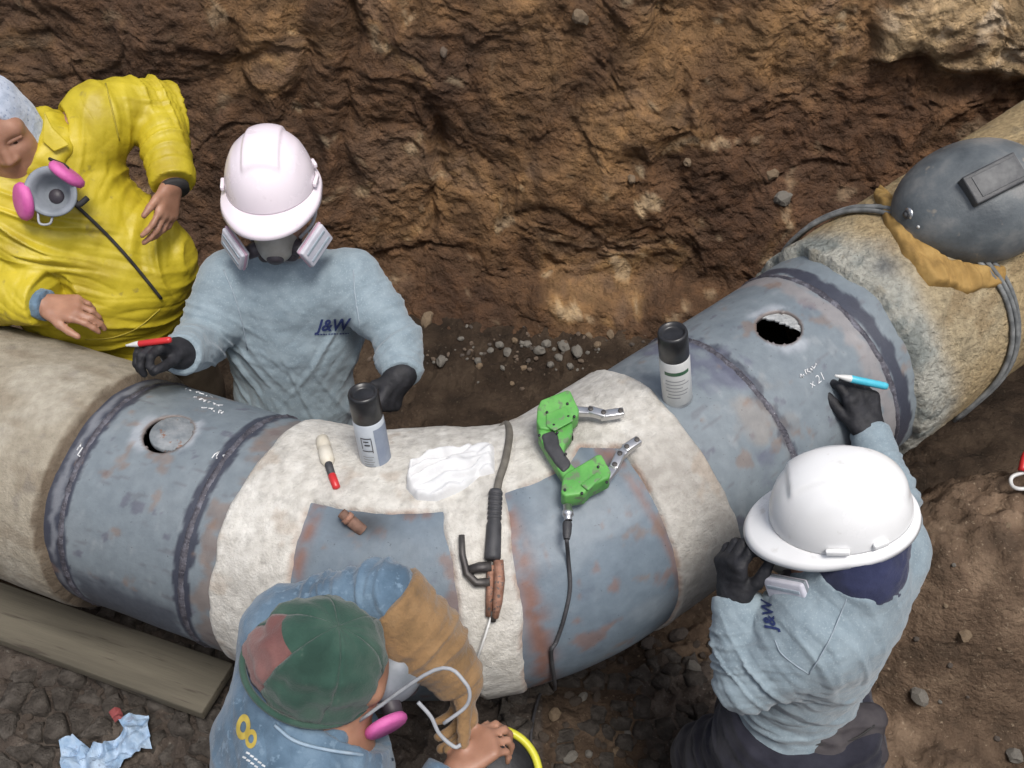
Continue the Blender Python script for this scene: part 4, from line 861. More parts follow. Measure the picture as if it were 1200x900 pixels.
def respirator(F, parent, pale=True, filt='flat', edge='filter_edge'):
    v, f = sdf_mesh([(F.ell((0, 0.072, -0.045), (0.050, 0.050, 0.052)), 0), (F.ell((0, 0.105, -0.058), (0.028, 0.025, 0.030)), 0.03), (F.cap((0, 0.085, 0.0), (0, 0.11, -0.02), 0.016, 0.02), 0.03)], 0.004)
    ms = part('respirator', v, f, M['mask_pale'] if pale else M['mask_grey'], parent)
    lathe_obj('valve', [(0, 0.014), (0.012, 0.014), (0.019, 0.010), (0.021, 0.0), (0.021, -0.012)], F.p(0, 0.122, -0.064), F.d(0, 0.9, -0.45), M['mask_dark'], ms, 20)
    v, f = sdf_mesh([(F.cap((-0.032, 0.085, -0.092), (0.032, 0.085, -0.092), 0.014), 0), (F.cap((-0.032, 0.085, -0.092), (-0.05, 0.06, -0.06), 0.014, 0.010), 0.01), (F.cap((0.032, 0.085, -0.092), (0.05, 0.06, -0.06), 0.014, 0.010), 0.01)], 0.004); part('chin_seal', v, f, M['mask_dark'], ms)
    for sx in (-1, 1):
        lathe_obj('filter_port', [(0, 0.02), (0.016, 0.02), (0.018, 0.0), (0.02, -0.02)], F.p(sx*0.050, 0.095, -0.062), F.d(sx*0.8, 0.45, -0.1), M['mask_dark'], ms, 16)
        if filt == 'flat':
            X = F.d(sx*0.50, -0.72, 0.30); X = unit(X); Z = F.d(sx*0.72, 0.55, 0.12); Z = unit(Z-np.dot(Z, X)*X); Y = np.cross(Z, X); c = F.p(sx*0.092, 0.100, -0.050)
            fl = box_obj('filter', c, X*0.044, Y*0.030, Z*0.011, M['filter_white'], ms, 0.005); box_obj('filter_rim', c-Z*0.001, X*0.0455, Y*0.0315, Z*0.0035, M[edge], fl, 0.002)
            for k in (-1, 1): box_obj('filter_rib', c+Z*0.0112+Y*0.013*k, X*0.036, Y*0.0035, Z*0.0012, M['shirt_seam'], fl, 0.0008)
        else:
            c = F.p(sx*0.088, 0.085, -0.055); ax = F.d(sx*0.80, 0.50, -0.05)
            lathe_obj('filter', [(0, 0.010), (0.033, 0.010), (0.038, 0.006), (0.039, 0.0), (0.036, -0.006), (0.02, -0.010), (0.0, -0.010)], c, ax, M['filter_pink'], ms, 36)
        tube_obj('strap', spline([F.p(sx*0.055, 0.075, -0.05), F.p(sx*0.083, 0.02, -0.05), F.p(sx*0.075, -0.06, -0.06), F.p(0, -0.11, -0.06)], 6), 0.0045, M['strap_grey'], ms, 6)
    return ms
respirator(J['F'], PB, True)

M['coat_seam'] = mat('coat_seam', (0.30,0.24,0.02), (0.38,0.30,0.03), 30, 0.7)
# ---------------------------------------------------------------- worker A: yellow rain jacket, far left
J = {}
J['F'] = Frame(atd(-2, 150, 2.42), (0.40, -0.88, -0.14), (-0.16, -0.14, 0.97))
J['neck'] = aty(48, 182, 2.20); J['pel'] = aty(160, 400, 2.16)
J['shL'] = aty(118, 132, 2.30); J['shR'] = aty(-22, 222, 2.12)
J['elL'] = aty(182, 122, 2.40); J['wrL'] = aty(203, 214, 2.18)
J['elR'] = aty(-66, 338, 2.02); J['wrR'] = aty(50, 357, 1.93)
legs_default(J, knee=(0.05, 0.05), toe=(0.3, -1, 0))
J['handL'] = ((J['wrL'], aty(190, 275, 2.07)-J['wrL'], (-0.75, -0.1, -0.3), (-0.55, -0.8, 0.1)), dict(curl=((12, 18, 10), (14, 20, 12), (18, 25, 15), (22, 30, 15)), thumb=(0.8, 0.5, 0.1), spread=9))
J['handR'] = ((J['wrR'], aty(122, 366, 1.90)-J['wrR'], (0.05, 0.2, -0.97), (0.1, -0.9, -0.1)), dict(curl=((20, 25, 15), (24, 32, 20), (30, 38, 20), (35, 40, 20)), thumb=(0.75, 0.5, 0.25), spread=1))
PA = thing('person', 'worker in bright yellow rain jacket and pale hood with hand on hip at far left', 'person', (J['pel'][0], J['pel'][1], floor_at(J['pel'][0], J['pel'][1])), 'workers round the pipe')
v, f = body_mesh(J); part('body', v, f, M['skin'], PA); eyes(J['F'], PA)
c = J['pel']; nk = J['neck']
X, Y, up, L = (torso_prims(J), J['tf'])[1]
ext = [(ell(aty(172, 308, 2.17), (0.105, 0.09, 0.11), X, Y, up), 0.11), (ell(aty(60, 290, 2.14), (0.15, 0.12, 0.17), X, Y, up), 0.12), (ell(aty(115, 350, 2.12), (0.14, 0.12, 0.10), X, Y, up), 0.12)]
v, f = shirt_mesh(J, 0.013, fat=0.97, extra=ext, cuffs={'L': 0.005, 'R': -0.006}, hem=0.03, fatarm=0.004, neckcut=0.055)
folds = [(J['elL'], 0.12, J['elL']-J['shL'], 0.045, 0.014), (lerp(J['elL'], J['wrL'], 0.4), 0.10, J['wrL']-J['elL'], 0.045, 0.011), (lerp(J['elR'], J['wrR'], 0.6), 0.12, J['wrR']-J['elR'], 0.05, 0.009), (lerp(J['shL'], c, 0.3), 0.12, V(1, 0, -0.4), 0.06, 0.016),
         (lerp(c, nk, 0.25), 0.20, V(0.45, 0, 1), 0.06, 0.021), (aty(50, 300, 2.0), 0.15, V(0.5, 0, 1), 0.05, 0.019), (aty(110, 180, 2.1), 0.10, V(1, 0, -0.3), 0.045, 0.010), (aty(190, 300, 2.1), 0.10, V(1, 0, 0.2), 0.05, 0.012), (lerp(c, nk, 0.65), 0.15, V(1, 0, -0.6), 0.09, 0.008)]
v = wrinkle(v, f, folds, 0.004, 7, 15); part('rain_jacket', v, f, M['yellow_coat'], PA); bvA = bvh_of(v, f)
# placket cord, collar flaps
pts = [on_surface(bvA, 86+103*k/24, 238+112*k/24-6*math.sin(k/24*3.14), 0.005, None) for k in range(25)]; pts = [p for p in pts if p is not None]
tube_obj('jacket_zip', spline(pts, 2), 0.0042, M['strap_black'], PA, 8)
nk2 = lerp(J['neck'], J['F'].O, 0.22)-Y*0.01; ax_ = unit(J['F'].O-J['neck']); cx_, cy_, _z = basis(ax_, X); ring = []
for k in range(14):
    a0, a1 = 2*math.pi*k/14, 2*math.pi*(k+1)/14
    for hh_, rr_ in ((-0.02, 0.098), (0.012, 0.084)): ring.append((cap(nk2+ax_*hh_+rr_*(math.cos(a0)*cx_+math.sin(a0)*cy_), nk2+ax_*hh_+rr_*(math.cos(a1)*cx_+math.sin(a1)*cy_), 0.017), 0.022))
v, f = sdf_mesh(ring, 0.005); part('collar', wrinkle(v, f, (), 0.004, 14, 9), f, M['yellow_coat'], PA)
n_ = unit(V(0.25, -0.75, 0.6)); Of = on_surface(bvA, 84, 190, 0.012, aty(84, 190, 2.1))
slab_obj('collar_flap', [atplane(*q, Of+n_*0.022, n_) for q in ((52, 130), (62, 150), (82, 170), (64, 178), (50, 166))], n_, 0.006, M['yellow_coat'], PA, 0.003)
v, f = sdf_mesh([(cap(lerp(J['elR'], J['wrR'], 0.86), J['wrR']+unit(J['wrR']-J['elR'])*0.012, 0.040, 0.038), 0)], 0.004, cuts=[(J['wrR']+unit(J['wrR']-J['elR'])*0.014, J['wrR']-J['elR'], 0.1)]); part('sleeve_cuff', wrinkle(v, f, (), 0.003, 40, 2), f, M['denim'], PA, 'blue knitted cuff showing at the wrist')
d_ = unit(J['wrL']-J['elL']); tube_obj('wrist_band', [J['wrL']+d_*0.012, J['wrL']+d_*0.024], 0.036, M['strap_black'], PA, 20)
F = J['F']   # hood: head and neck wrapped, opening for the face
v, f = sdf_mesh([(F.ell((0, -0.016, 0.035), (0.084, 0.104, 0.100)), 0), (F.ell((0, -0.012, -0.05), (0.070, 0.080, 0.08)), 0.05), (F.cap((-0.052, -0.012, 0.0), (0.052, -0.012, 0.0), 0.038), 0.03), (cap(F.p(0, -0.03, -0.08), lerp(F.O, J['neck'], 0.75), 0.066, 0.066), 0.04)], 0.004, sub=[(F.ell((0, 0.115, -0.008), (0.060, 0.100, 0.098)), 0.012)])
v = wrinkle(v, f, [(F.p(0, 0, -0.09), 0.07, F.d(0, 0, 1), 0.03, 0.004)], 0.002, 22, 4); part('hood', v, f, M['hood'], PA)
v, f = trousers_mesh(J); part('trousers', v, f, M['trouser_brown'], PA)
for s in 'LR': boot(J, s, PA)
for q in (((122, 92), (128, 115), (134, 140), (140, 165)), ((100, 398), (130, 396), (160, 385), (188, 362))):
    P_ = [on_surface(bvA, a[0], a[1], 0.0008) for a in spline([V(*b, 0) for b in q], 4)]; P_ = [p for p in P_ if p is not None]
    if len(P_) > 3: tube_obj('jacket_seam', P_, 0.0018, M['coat_seam'], PA, 6)
# the half mask hanging on the chest: open grey cup with two pink discs
Oc = on_surface(bvA, 60, 228, 0.085, aty(58, 226, 1.98)); axm = unit(V(0.10, -0.80, 0.55)); Xm = unit(V(1, 0.1, -0.45)); Xm = unit(Xm-np.dot(Xm, axm)*axm); Ym = np.cross(axm, Xm)
bm = bmesh.new(); nseg = 40; rings = []
for (r, h_, dr) in ((0.014, -0.050, 0), (0.030, -0.046, 0.003), (0.044, -0.025, 0.006), (0.051, 0.002, 0.008), (0.053, 0.008, 0.009), (0.050, 0.010, 0.009), (0.040, 0.006, 0.007), (0.034, -0.012, 0.005), (0.024, -0.036, 0.0), (0.012, -0.042, 0)):
    ring = []
    for a in np.linspace(0, 2*np.pi, nseg, endpoint=False):
        rr = 1.12*r*(1+0.16*max(0, math.sin(a))**2 - 0.10*max(0, -math.sin(a))); ring.append(bm.verts.new(Oc+Xm*rr*math.cos(a)*1.02+Ym*rr*math.sin(a)*0.95+axm*h_))
    rings.append(ring)
for a, b in zip(rings[:-1], rings[1:]):
    for j in range(nseg): bm.faces.new((a[j], a[(j+1) % nseg], b[(j+1) % nseg], b[j]))
bm.faces.new(rings[0]); bm.faces.new(rings[-1])
PAm = thing('respirator_mask', 'grey half mask respirator with two pink filters hanging on the yellow jacket', 'respirator', tuple(Oc))
bm_obj('face_cup', bm, M['mask_grey'], PAm)
lathe_obj('inner_valve', [(0, 0.006), (0.016, 0.006), (0.018, 0.0)], Oc-axm*0.040-Ym*0.004, axm, M['mask_dark'], PAm, 20)
for px, py, nrm in ((28, 236, V(-0.70, -0.62, 0.30)), (78, 205, V(0.60, 0.50, 0.60))):
    c_ = atplane(px, py, Oc-axm*0.012, axm)
    lathe_obj('filter', [(0, -0.009), (0.031, -0.011), (0.042, -0.007), (0.045, 0.002), (0.041, 0.010), (0.031, 0.014), (0, 0.014)], c_, unit(nrm), M['filter_pink'], PAm, 36)
tube_obj('strap', spline([Oc-axm*0.01+Xm*0.05, Oc+Xm*0.066-Ym*0.004+axm*0.004, Oc+Xm*0.078+Ym*0.016-axm*0.006], 5), 0.007, M['strap_black'], PAm, 8)
tube_obj('strap', spline([Oc-Xm*0.02-Ym*0.045, Oc-Xm*0.01-Ym*0.072, Oc+Xm*0.012-Ym*0.066, Oc+Xm*0.014-Ym*0.045], 5), 0.003, M['strap_grey'], PAm, 6)
tube_obj('strap', spline([Oc+Ym*0.045+Xm*0.01, Oc+Ym*0.07+Xm*0.015-axm*0.02, on_surface(bvA, 58, 186, 0.012, aty(58, 186, 2.08))], 5), 0.004, M['strap_black'], PAm, 6)

# ---------------------------------------------------------------- worker C: white hard hat, right, facing the pipe
J = {}
J['F'] = Frame(atd(983, 622, 1.86), (-0.96, 0.10, -0.26), (-0.22, 0.10, 0.97))
J['neck'] = aty(1006, 672, 1.08); J['pel'] = V(0.595, 1.085, 0.70)
J['shR'] = aty(1038, 634, 1.19); J['shL'] = aty(950, 744, 1.02)
sg, tg = pipe_hit(1001, 436, R_ST+0.035)
gp = pipe_xyz(sg, tg, R_ST+0.035)
sw, tw = pipe_hit(1021, 512, R_ST+0.045); J['wrR'] = pipe_xyz(sw, tw, R_ST+0.045); J['elR'] = aty(1044, 590, 1.40)
J['elL'] = aty(872, 800, 0.985); J['wrL'] = aty(862, 706, 1.10)
J['hipL'] = J['pel']+V(-0.05, -0.09, -0.04); J['hipR'] = J['pel']+V(0.06, 0.08, -0.04)
J['knL'] = V(0.45, 1.10, 0.44); J['knR'] = V(0.58, 1.25, 0.36)
for s, (x, y) in (('L', (0.50, 0.96)), ('R', (0.68, 1.22))): J['an'+s] = V(x, y, floor_at(x, y)+0.085); J['toe'+s] = unit(V(-0.9, 0.3, 0))
J['handR'] = ((J['wrR'], gp-J['wrR'], -pipe_normal(sg, tg), (-0.9, 0.2, 0.2)), dict(curl=((25, 45, 30), (35, 55, 35), (45, 60, 40), (50, 62, 40)), thumb=(0.8, 0.4, 0.4), sc=1.08))
J['handL'] = ((J['wrL'], atd(856, 662, 1.90)-J['wrL'], (0.75, 0.35, -0.1), (0.45, -0.75, 0.4)), dict(curl=((45, 65, 40),)*4, thumb=(0.6, 0.5, 0.5)))
PC = thing('person', 'worker in plain white hard hat seen from above reaching over the pipe at right', 'person', (J['pel'][0], J['pel'][1], floor_at(J['pel'][0], J['pel'][1])), 'workers round the pipe')
v, f = body_mesh(J); part('body', v, f, M['skin'], PC)
c = J['pel']; nk = J['neck']; X, Y, up, L = J['tf']
ext = []
v, f = shirt_mesh(J, 0.009, fat=0.89, extra=ext, cuffs={'L': 0.012, 'R': 0.014}, hem=0.0, sleeve=-0.002)
folds = [(lerp(J['elL'], J['wrL'], 0.5), 0.10, J['wrL']-J['elL'], 0.028, 0.008), (J['elL'], 0.10, J['elL']-J['shL'], 0.035, 0.010), (J['elR'], 0.12, J['wrR']-J['elR'], 0.035, 0.010), (J['shL'], 0.12, V(0.7, 0.6, 0.3), 0.045, 0.010),
         (lerp(c, nk, 0.2), 0.16, V(0.1, 0.2, 1), 0.05, 0.012), (lerp(c, nk, 0.5), 0.18, V(0.5, 0.3, 0.8), 0.09, 0.010), (lerp(J['shR'], c, 0.3), 0.12, V(0.2, 0.5, 1), 0.06, 0.010)]
v = wrinkle(v, f, folds, 0.004, 9, 25); part('shirt', v, f, M['shirt'], PC); bvC = bvh_of(v, f)
pts = [on_surface(bvC, *q, 0.0015) for q in ((995, 695), (985, 720), (972, 750), (958, 775), (948, 790))]
tube_obj('shirt_seam', spline([p for p in pts if p is not None], 5), 0.0012, M['shirt_seam'], PC, 6)
pts = [on_surface(bvC, *q, 0.0015) for q in ((948, 790), (930, 778), (915, 765), (908, 750))]
tube_obj('shirt_seam', spline([p for p in pts if p is not None], 5), 0.0011, M['shirt_seam'], PC, 6)
for (qx, qy), tx in (((902, 722), 'J&W'),):
    O = on_surface(bvC, qx, qy)
    if O is not None:
        lg = subdiv(text_strokes(tx, 0.027, 0.3, 0.0008), 2); view = unit(O-CAMP); Xl = unit(V(-0.15, 0.75, 0.6) if qx < 1000 else V(0.35, 0.7, 0.6)); Xl = unit(Xl-np.dot(Xl, view)*view); Yl = np.cross(Xl, view)
        decal_on(bvC, lg, O, Xl, Yl, view, 0.0022, 'shirt_logo', M['logo_navy'], PC)
ext = [(ell(J['pel']+V(0.02, -0.07, -0.05), (0.15, 0.10, 0.14)), 0.06)]
v, f = trousers_mesh(J, 0.018, extra=ext); v = wrinkle(v, f, [(J['pel']+V(0, -0.1, -0.08), 0.2, V(0.1, 0.1, 1), 0.05, 0.011), (lerp(J['hipL'], J['knL'], 0.5), 0.18, V(0.5, 0, 1), 0.06, 0.010)], 0.004, 10, 6); part('trousers', v, f, M['trouser_dark'], PC); bvT = bvh_of(v, f)
# belt pouch across the back of the hips
q0, q1, q2 = [on_surface(bvT, *q, -0.010, atz(*q, 0.62)) for q in ((905, 850), (960, 856), (1020, 842))]
v, f = sdf_mesh([(cap(q0, q1, 0.036, 0.040), 0), (cap(q1, q2, 0.040, 0.034), 0.03), (cap(q0-V(0, 0.05, 0.05), q1-V(0, 0.05, 0.05), 0.036, 0.040), 0.04), (cap(q1-V(0, 0.05, 0.05), q2-V(0, 0.05, 0.05), 0.040, 0.034), 0.04)], 0.005)
v = wrinkle(v, f, [(q1, 0.12, V(0.2, 0.4, 1), 0.035, 0.008)], 0.004, 14, 16); part('hip_pouch', v, f, M['trouser_grey'], PC); bvP = bvh_of(v, f)
pts = [on_surface(bvP, *q, 0.001) for q in ((900, 862), (930, 870), (960, 872), (1000, 866), (1025, 850))]; pts = [p for p in pts if p is not None]
if len(pts) > 2: tube_obj('pouch_seam', spline(pts, 5), 0.0025, M['strap_black'], PC, 6)
for s in 'LR':
    boot(J, s, PC); a, kw = J['hand'+s]; v, f = sdf_mesh([(p, k) for p, k in hand_prims(*a, **{**kw, 'rad': 1.18})]+[(cap(a[0]-unit(a[0]-J['el'+s])*0.03, a[0]+unit(a[1])*0.02, 0.037, 0.032), 0.015)], 0.003); v = wrinkle(v, f, (), 0.0012, 60, 3); part('glove', v, f, M['glove_black'], PC)
F = J['F']; eyes(F, PC)
v, f = sdf_mesh([(F.ell((0, -0.03, -0.01), (0.088, 0.078, 0.065)), 0), (cap(F.p(0, -0.05, -0.05), J['neck']+up*0.01, 0.068, 0.080), 0.04)], 0.005, sub=[(F.ell((0, 0.10, -0.03), (0.068, 0.095, 0.09)), 0.01)])
v = wrinkle(v, f, [(F.p(0, -0.05, -0.06), 0.1, F.d(0, 0.3, 1), 0.03, 0.006)], 0.003, 20, 7); part('neck_hood', v, f, M['navy'], PC, 'navy cloth hood under the hard hat')
hard_hat(F, PC, M['hat_white'], 0.0); respirator(F, PC, True, 'flat', 'mask_grey')

# ---------------------------------------------------------------- worker D: green cap and denim jacket, front
J = {}
J['F'] = Frame(atd(386, 786, 1.72), (0.90, 0.10, -0.42), (0.40, 0.0, 0.91))
J['neck'] = V(-0.325, 0.875, 1.085); J['pel'] = V(-0.42, 0.72, 0.66)
J['shL'] = V(-0.385, 1.02, 1.10); J['shR'] = V(-0.36, 0.725, 1.04)
J['elL'] = atd(447, 700, 1.80); J['wrL'] = atd(532, 786, 1.84)
J['elR'] = V(-0.20, 0.62, 0.86); J['wrR'] = atd(535, 905, 1.80)
J['hipL'] = J['pel']+V(0, 0.10, -0.03); J['hipR'] = J['pel']+V(0, -0.10, -0.03)
J['knL'] = V(-0.18, 0.86, 0.50); J['knR'] = V(-0.20, 0.55, 0.48)
for s, (x, y) in (('L', (-0.36, 0.86)), ('R', (-0.36, 0.55))): J['an'+s] = V(x, y, floor_at(x, y)+0.085); J['toe'+s] = unit(V(1, 0, 0))
J['handL'] = ((J['wrL'], atd(550, 855, 1.88)-J['wrL'], (-0.6, -0.5, -0.3), (-0.3, -0.9, 0.3)), dict(curl=((30, 40, 25),)*4, thumb=(0.7, 0.5, 0.3)))
J['handR'] = ((J['wrR'], atd(580, 862, 1.82)-J['wrR'], (0.5, 0.1, -0.85), (-0.3, 0.9, 0.2)), dict(curl=((35, 45, 30), (38, 48, 30), (42, 52, 30), (46, 55, 30)), thumb=(0.7, 0.5, 0.4), sc=0.9))
PD = thing('person', 'worker in green cap with maroon panel and faded denim jacket crouching in front', 'person', (J['pel'][0], J['pel'][1], floor_at(J['pel'][0], J['pel'][1])), 'workers round the pipe')
v, f = body_mesh(J); part('body', v, f, M['skin'], PD); eyes(J['F'], PD)
c = J['pel']; nk = J['neck']; X, Y, up, L = J['tf']
ext = [(ell(V(-0.39, 0.85, 0.98), (0.10, 0.12, 0.15), X, Y, up), 0.07), (cap(J['neck']-V(0.03, 0, 0.02), J['shL']-V(0.02, 0.02, 0.01), 0.07, 0.062), 0.06)]
v, f = shirt_mesh(J, 0.012, fat=1.0, extra=ext, cuffs={'L': 0.0, 'R': 0.0}, hem=-0.06, fatarm=0.004, clip=[(lerp(J['elL'], J['wrL'], 0.16), J['wrL']-J['elL'], 0.24)])
folds = [(J['elL'], 0.10, J['elL']-J['shL'], 0.030, 0.013), (lerp(J['shL'], J['elL'], 0.5), 0.10, J['elL']-J['shL'], 0.035, 0.013), (lerp(c, nk, 0.7), 0.2, V(0.8, 0.3, 0.4), 0.09, 0.009), (J['elR'], 0.14, J['wrR']-J['elR'], 0.045, 0.012), (V(-0.34, 0.72, 1.0), 0.12, V(0.8, 0.3, -0.3), 0.05, 0.010)]
v = wrinkle(v, f, folds, 0.004, 9, 35); part('denim_jacket', v, f, M['denim'], PD); bvD = bvh_of(v, f)
# stitched yoke seams and collar
for q in (((322, 850), (345, 868), (380, 878), (420, 884), (460, 890)), ((500, 838), (512, 862), (522, 888), (528, 900)), ((470, 845), (490, 865), (500, 890))):
    P_ = [on_surface(bvD, *a, 0.002) for a in q]; P_ = [p for p in P_ if p is not None]
    if len(P_) > 2: tube_obj('jacket_seam', spline(P_, 5), 0.0030, M['denim_seam'], PD, 6)
F = J['F']
v, f = sdf_mesh([(cap(J['neck']+up*0.005-Y*0.05+X*0.035, J['neck']+up*0.005-Y*0.05-X*0.035, 0.030), 0), (cap(J['neck']+up*0.005-Y*0.05+X*0.035, J['neck']+Y*0.02+X*0.075, 0.030, 0.020), 0.02), (cap(J['neck']+up*0.005-Y*0.05-X*0.035, J['neck']+Y*0.02-X*0.075, 0.030, 0.020), 0.02)], 0.005)
part('collar', wrinkle(v, f, (), 0.004, 18, 9), f, M['denim'], PD)
# leather gauntlet sleeve and glove on the near arm
e, w = J['elL'], J['wrL']; d = unit(w-e)
v, f = sdf_mesh([(cap(lerp(e, w, 0.02), lerp(e, w, 0.55), 0.078, 0.068), 0), (cap(lerp(e, w, 0.55), w, 0.064, 0.050), 0.03)], 0.004, inflate=0.0, cuts=[(lerp(e, w, 0.04), -d, 0.12), (w+d*0.03, d, 0.1)])
v = wrinkle(v, f, [(lerp(e, w, 0.75), 0.09, d, 0.040, 0.012), (lerp(e, w, 0.4), 0.1, d+V(0.3, 0.3, 0), 0.06, 0.006)], 0.004, 12, 8); part('leather_sleeve', v, f, M['suede'], PD, 'brown leather sleeve over the forearm')
a, kw = J['handL']; v, f = sdf_mesh([(p, k) for p, k in hand_prims(*a, **{**kw, 'rad': 1.25})]+[(cap(w-d*0.02, w+d*0.03, 0.036, 0.034), 0.015)], 0.003); part('glove', wrinkle(v, f, (), 0.0015, 50, 3), f, M['suede'], PD, 'brown leather glove')
v, f = trousers_mesh(J); part('trousers', v, f, M['trouser_dark'], PD)
for s in 'LR': boot(J, s, PD)
# the cap: six sewn panels, a band and a small turned peak
Hc = Frame(F.p(0, -0.030, 0.028), F.d(0, 1, 0), F.d(0, 0, 1)); ca, cb, ch = 0.096, 0.113, 0.112
for k in range(6):
    nu, nv = 22, 14; U, A = np.meshgrid(np.linspace(-0.20, 1, nu), np.linspace(k*math.pi/3, (k+1)*math.pi/3, nv), indexing='ij'); U = U.ravel(); A = A.ravel()+math.radians(-38)
    an = np.clip(U, -1, 1)*np.pi/2; seam = np.abs(((A-math.radians(-38))/(math.pi/3)) % 1-0.5)*2
    pu = (0.012*fbm(np.stack([np.cos(A)*2, np.sin(A)*2, U*4], 1), 3, 77)-0.0016*sstep(0.85, 1.0, seam))*np.clip(1.1-U, 0, 1)
    rad = np.where(U < 0, 1.0-0.03*U*U, np.cos(np.maximum(an, 0))**0.75)
    x = (ca+pu)*rad*np.sin(A); y = (cb+pu)*rad*np.cos(A); z = np.where(U < 0, U*0.16, (ch+pu)*np.sin(np.maximum(an, 0)))
    P_ = Hc.O+x[:, None]*Hc.x+y[:, None]*Hc.y+z[:, None]*Hc.z
    o = part('cap_panel', P_, grid_faces(nu, nv), M['cap_green'], PD); solidify(o, 0.002, -1)
    if k == 3:
        o.data.materials.append(M['cap_maroon'])
        mx = [1 if (i//(nv-1)) < 13 else 0 for i in range((nu-1)*(nv-1))]; o.data.polygons.foreach_set('material_index', mx); o['label'] = 'cap panel with maroon lower cloth'
bm = bmesh.new(); tube(bm, [Hc.p((ca+0.003)*math.sin(t_)*0.995, (cb+0.003)*math.cos(t_)*0.995, -0.032) for t_ in np.linspace(0, 2*math.pi, 60)], 0.006, 6, False); bm_obj('cap_band', bm, M['cap_green'], PD)
respirator(Frame(F.p(-0.035, 0.040, 0.010), F.d(0.1, 1, 0), F.d(0, 0, 1)), PD, False, 'disc')
tube_obj('headgear_strap', spline([F.p(0.07, 0.06, -0.03), atd(510, 785, 1.62), atd(545, 800, 1.62), atd(548, 825, 1.63), atd(520, 848, 1.64)], 6), 0.0032, M['strap_grey'], PD, 8)
tube_obj('headgear_strap', spline([atd(490, 823, 1.63), atd(505, 840, 1.64), atd(515, 860, 1.65), atd(532, 875, 1.66), atd(540, 873, 1.66)], 6), 0.0034, M['strap_grey'], PD, 8)
# emblem on the back
M['emblem'] = mat('emblem', (0.34,0.25,0.04), (0.46,0.35,0.07), 40, 0.85); M['print_white'] = mat('print_white', (0.45,0.47,0.48), (0.62,0.64,0.65), 60, 0.85)
for q, ax_ in (((286, 852), (0.011, 0.020)), ((295, 866), (0.009, 0.015))):
    O = on_surface(bvD, *q)
    if O is not None:
        bm = bmesh.new(); vr = [[bm.verts.new((r*ax_[0]*math.cos(a), r*ax_[1]*math.sin(a), 0)) for a in np.linspace(0, 2*math.pi, 20, endpoint=False)] for r in (0.45, 1.0)]
        for j in range(20): bm.faces.new((vr[0][j], vr[0][(j+1) % 20], vr[1][(j+1) % 20], vr[1][j]))
        lm = bpy.data.meshes.new('back_emblem'); bm.to_mesh(lm); bm.free(); view = unit(O-CAMP); Xl = unit(V(1, 0, 0)-view*view[0]); decal_on(bvD, subdiv(lm, 1), O, Xl, np.cross(Xl, view)*-1, view, 0.002, 'back_emblem', M['emblem'], PD)
bm = bmesh.new()
for i in range(9):
    x0 = -0.02+0.008*(i % 5); y0 = -0.008*(i//5)
    bm.faces.new([bm.verts.new((x0+0.006*a, y0+0.004*b, 0)) for a, b in ((0, 0), (1, 0.3), (0.9, 1), (-0.1, 0.7))])
lm = bpy.data.meshes.new('back_print'); bm.to_mesh(lm); bm.free(); O = on_surface(bvD, 300, 892)
if O is not None: view = unit(O-CAMP); Xl = unit(V(0.8, -0.6, 0)); decal_on(bvD, lm, O, unit(Xl-np.dot(Xl, view)*view), np.cross(view, unit(Xl-np.dot(Xl, view)*view))*-1, view, 0.002, 'back_print', M['print_white'], PD)
# ---------------------------------------------------------------- things lying on the pipe
M['black_plastic'] = mat('black_plastic', (0.012,0.012,0.013), (0.025,0.025,0.027), 30, 0.35, 0.1, 90, spec=0.5)
M['can_label'] = mat('can_label', (0.50,0.55,0.60), (0.58,0.62,0.66), 30, 0.35, 0.03, 60)
M['can_label_white'] = mat('can_label_white', (0.60,0.60,0.58), (0.68,0.68,0.66), 30, 0.35, 0.03, 60)
M['can_band'] = mat('can_band', (0.20,0.24,0.32), (0.27,0.31,0.38), 30, 0.4); M['can_green'] = mat('can_green', (0.05,0.13,0.07), None, 30, 0.4); M['can_grey'] = mat('can_grey', (0.30,0.31,0.32), None, 30, 0.4)
M['tin'] = mat('tin', (0.55,0.55,0.55), (0.65,0.65,0.65), 30, 0.3, metal=0.9)
M['red_plastic'] = mat('red_plastic', (0.55,0.03,0.03), (0.48,0.025,0.03), 20, 0.35); M['white_plastic'] = mat('white_plastic', (0.7,0.7,0.68), None, 20, 0.4); M['cyan_plastic'] = mat('cyan_plastic', (0.06,0.42,0.55), (0.09,0.48,0.6), 20, 0.35)
M['cream'] = mat('cream', (0.55,0.50,0.40), (0.66,0.62,0.53), 30, 0.6, 0.3, 120)
M['cloth_white'] = mat('cloth_white', (0.58,0.585,0.59), (0.68,0.68,0.68), 20, 0.95, 0.3, 250, sheen=0.3)
M['rubber'] = mat('rubber', (0.03,0.03,0.033), (0.055,0.055,0.06), 25, 0.6, 0.3, 160); M['cable'] = mat('cable', (0.10,0.09,0.075), (0.17,0.155,0.13), 30, 0.75, 0.4, 160)
M['copper'] = mat('copper', (0.24,0.12,0.08), (0.42,0.23,0.16), 60, 0.65, 0.6, 180, metal=0.4, fleck=(0.15,0.12,0.11), fscale=120, famt=0.6); M['brass_dark'] = mat('brass_dark', (0.06,0.055,0.055), (0.12,0.11,0.10), 30, 0.5, 0.3, 140, metal=0.5)
M['green_plastic'] = mat('green_plastic', (0.085,0.30,0.06), (0.15,0.40,0.10), 20, 0.5, 0.2, 160, c3=(0.11,0.35,0.075), fleck=(0.13,0.20,0.10), fscale=55, famt=0.60)
M['rust'] = mat('rust', (0.11,0.06,0.042), (0.22,0.125,0.09), 40, 0.85, 0.6, 140)
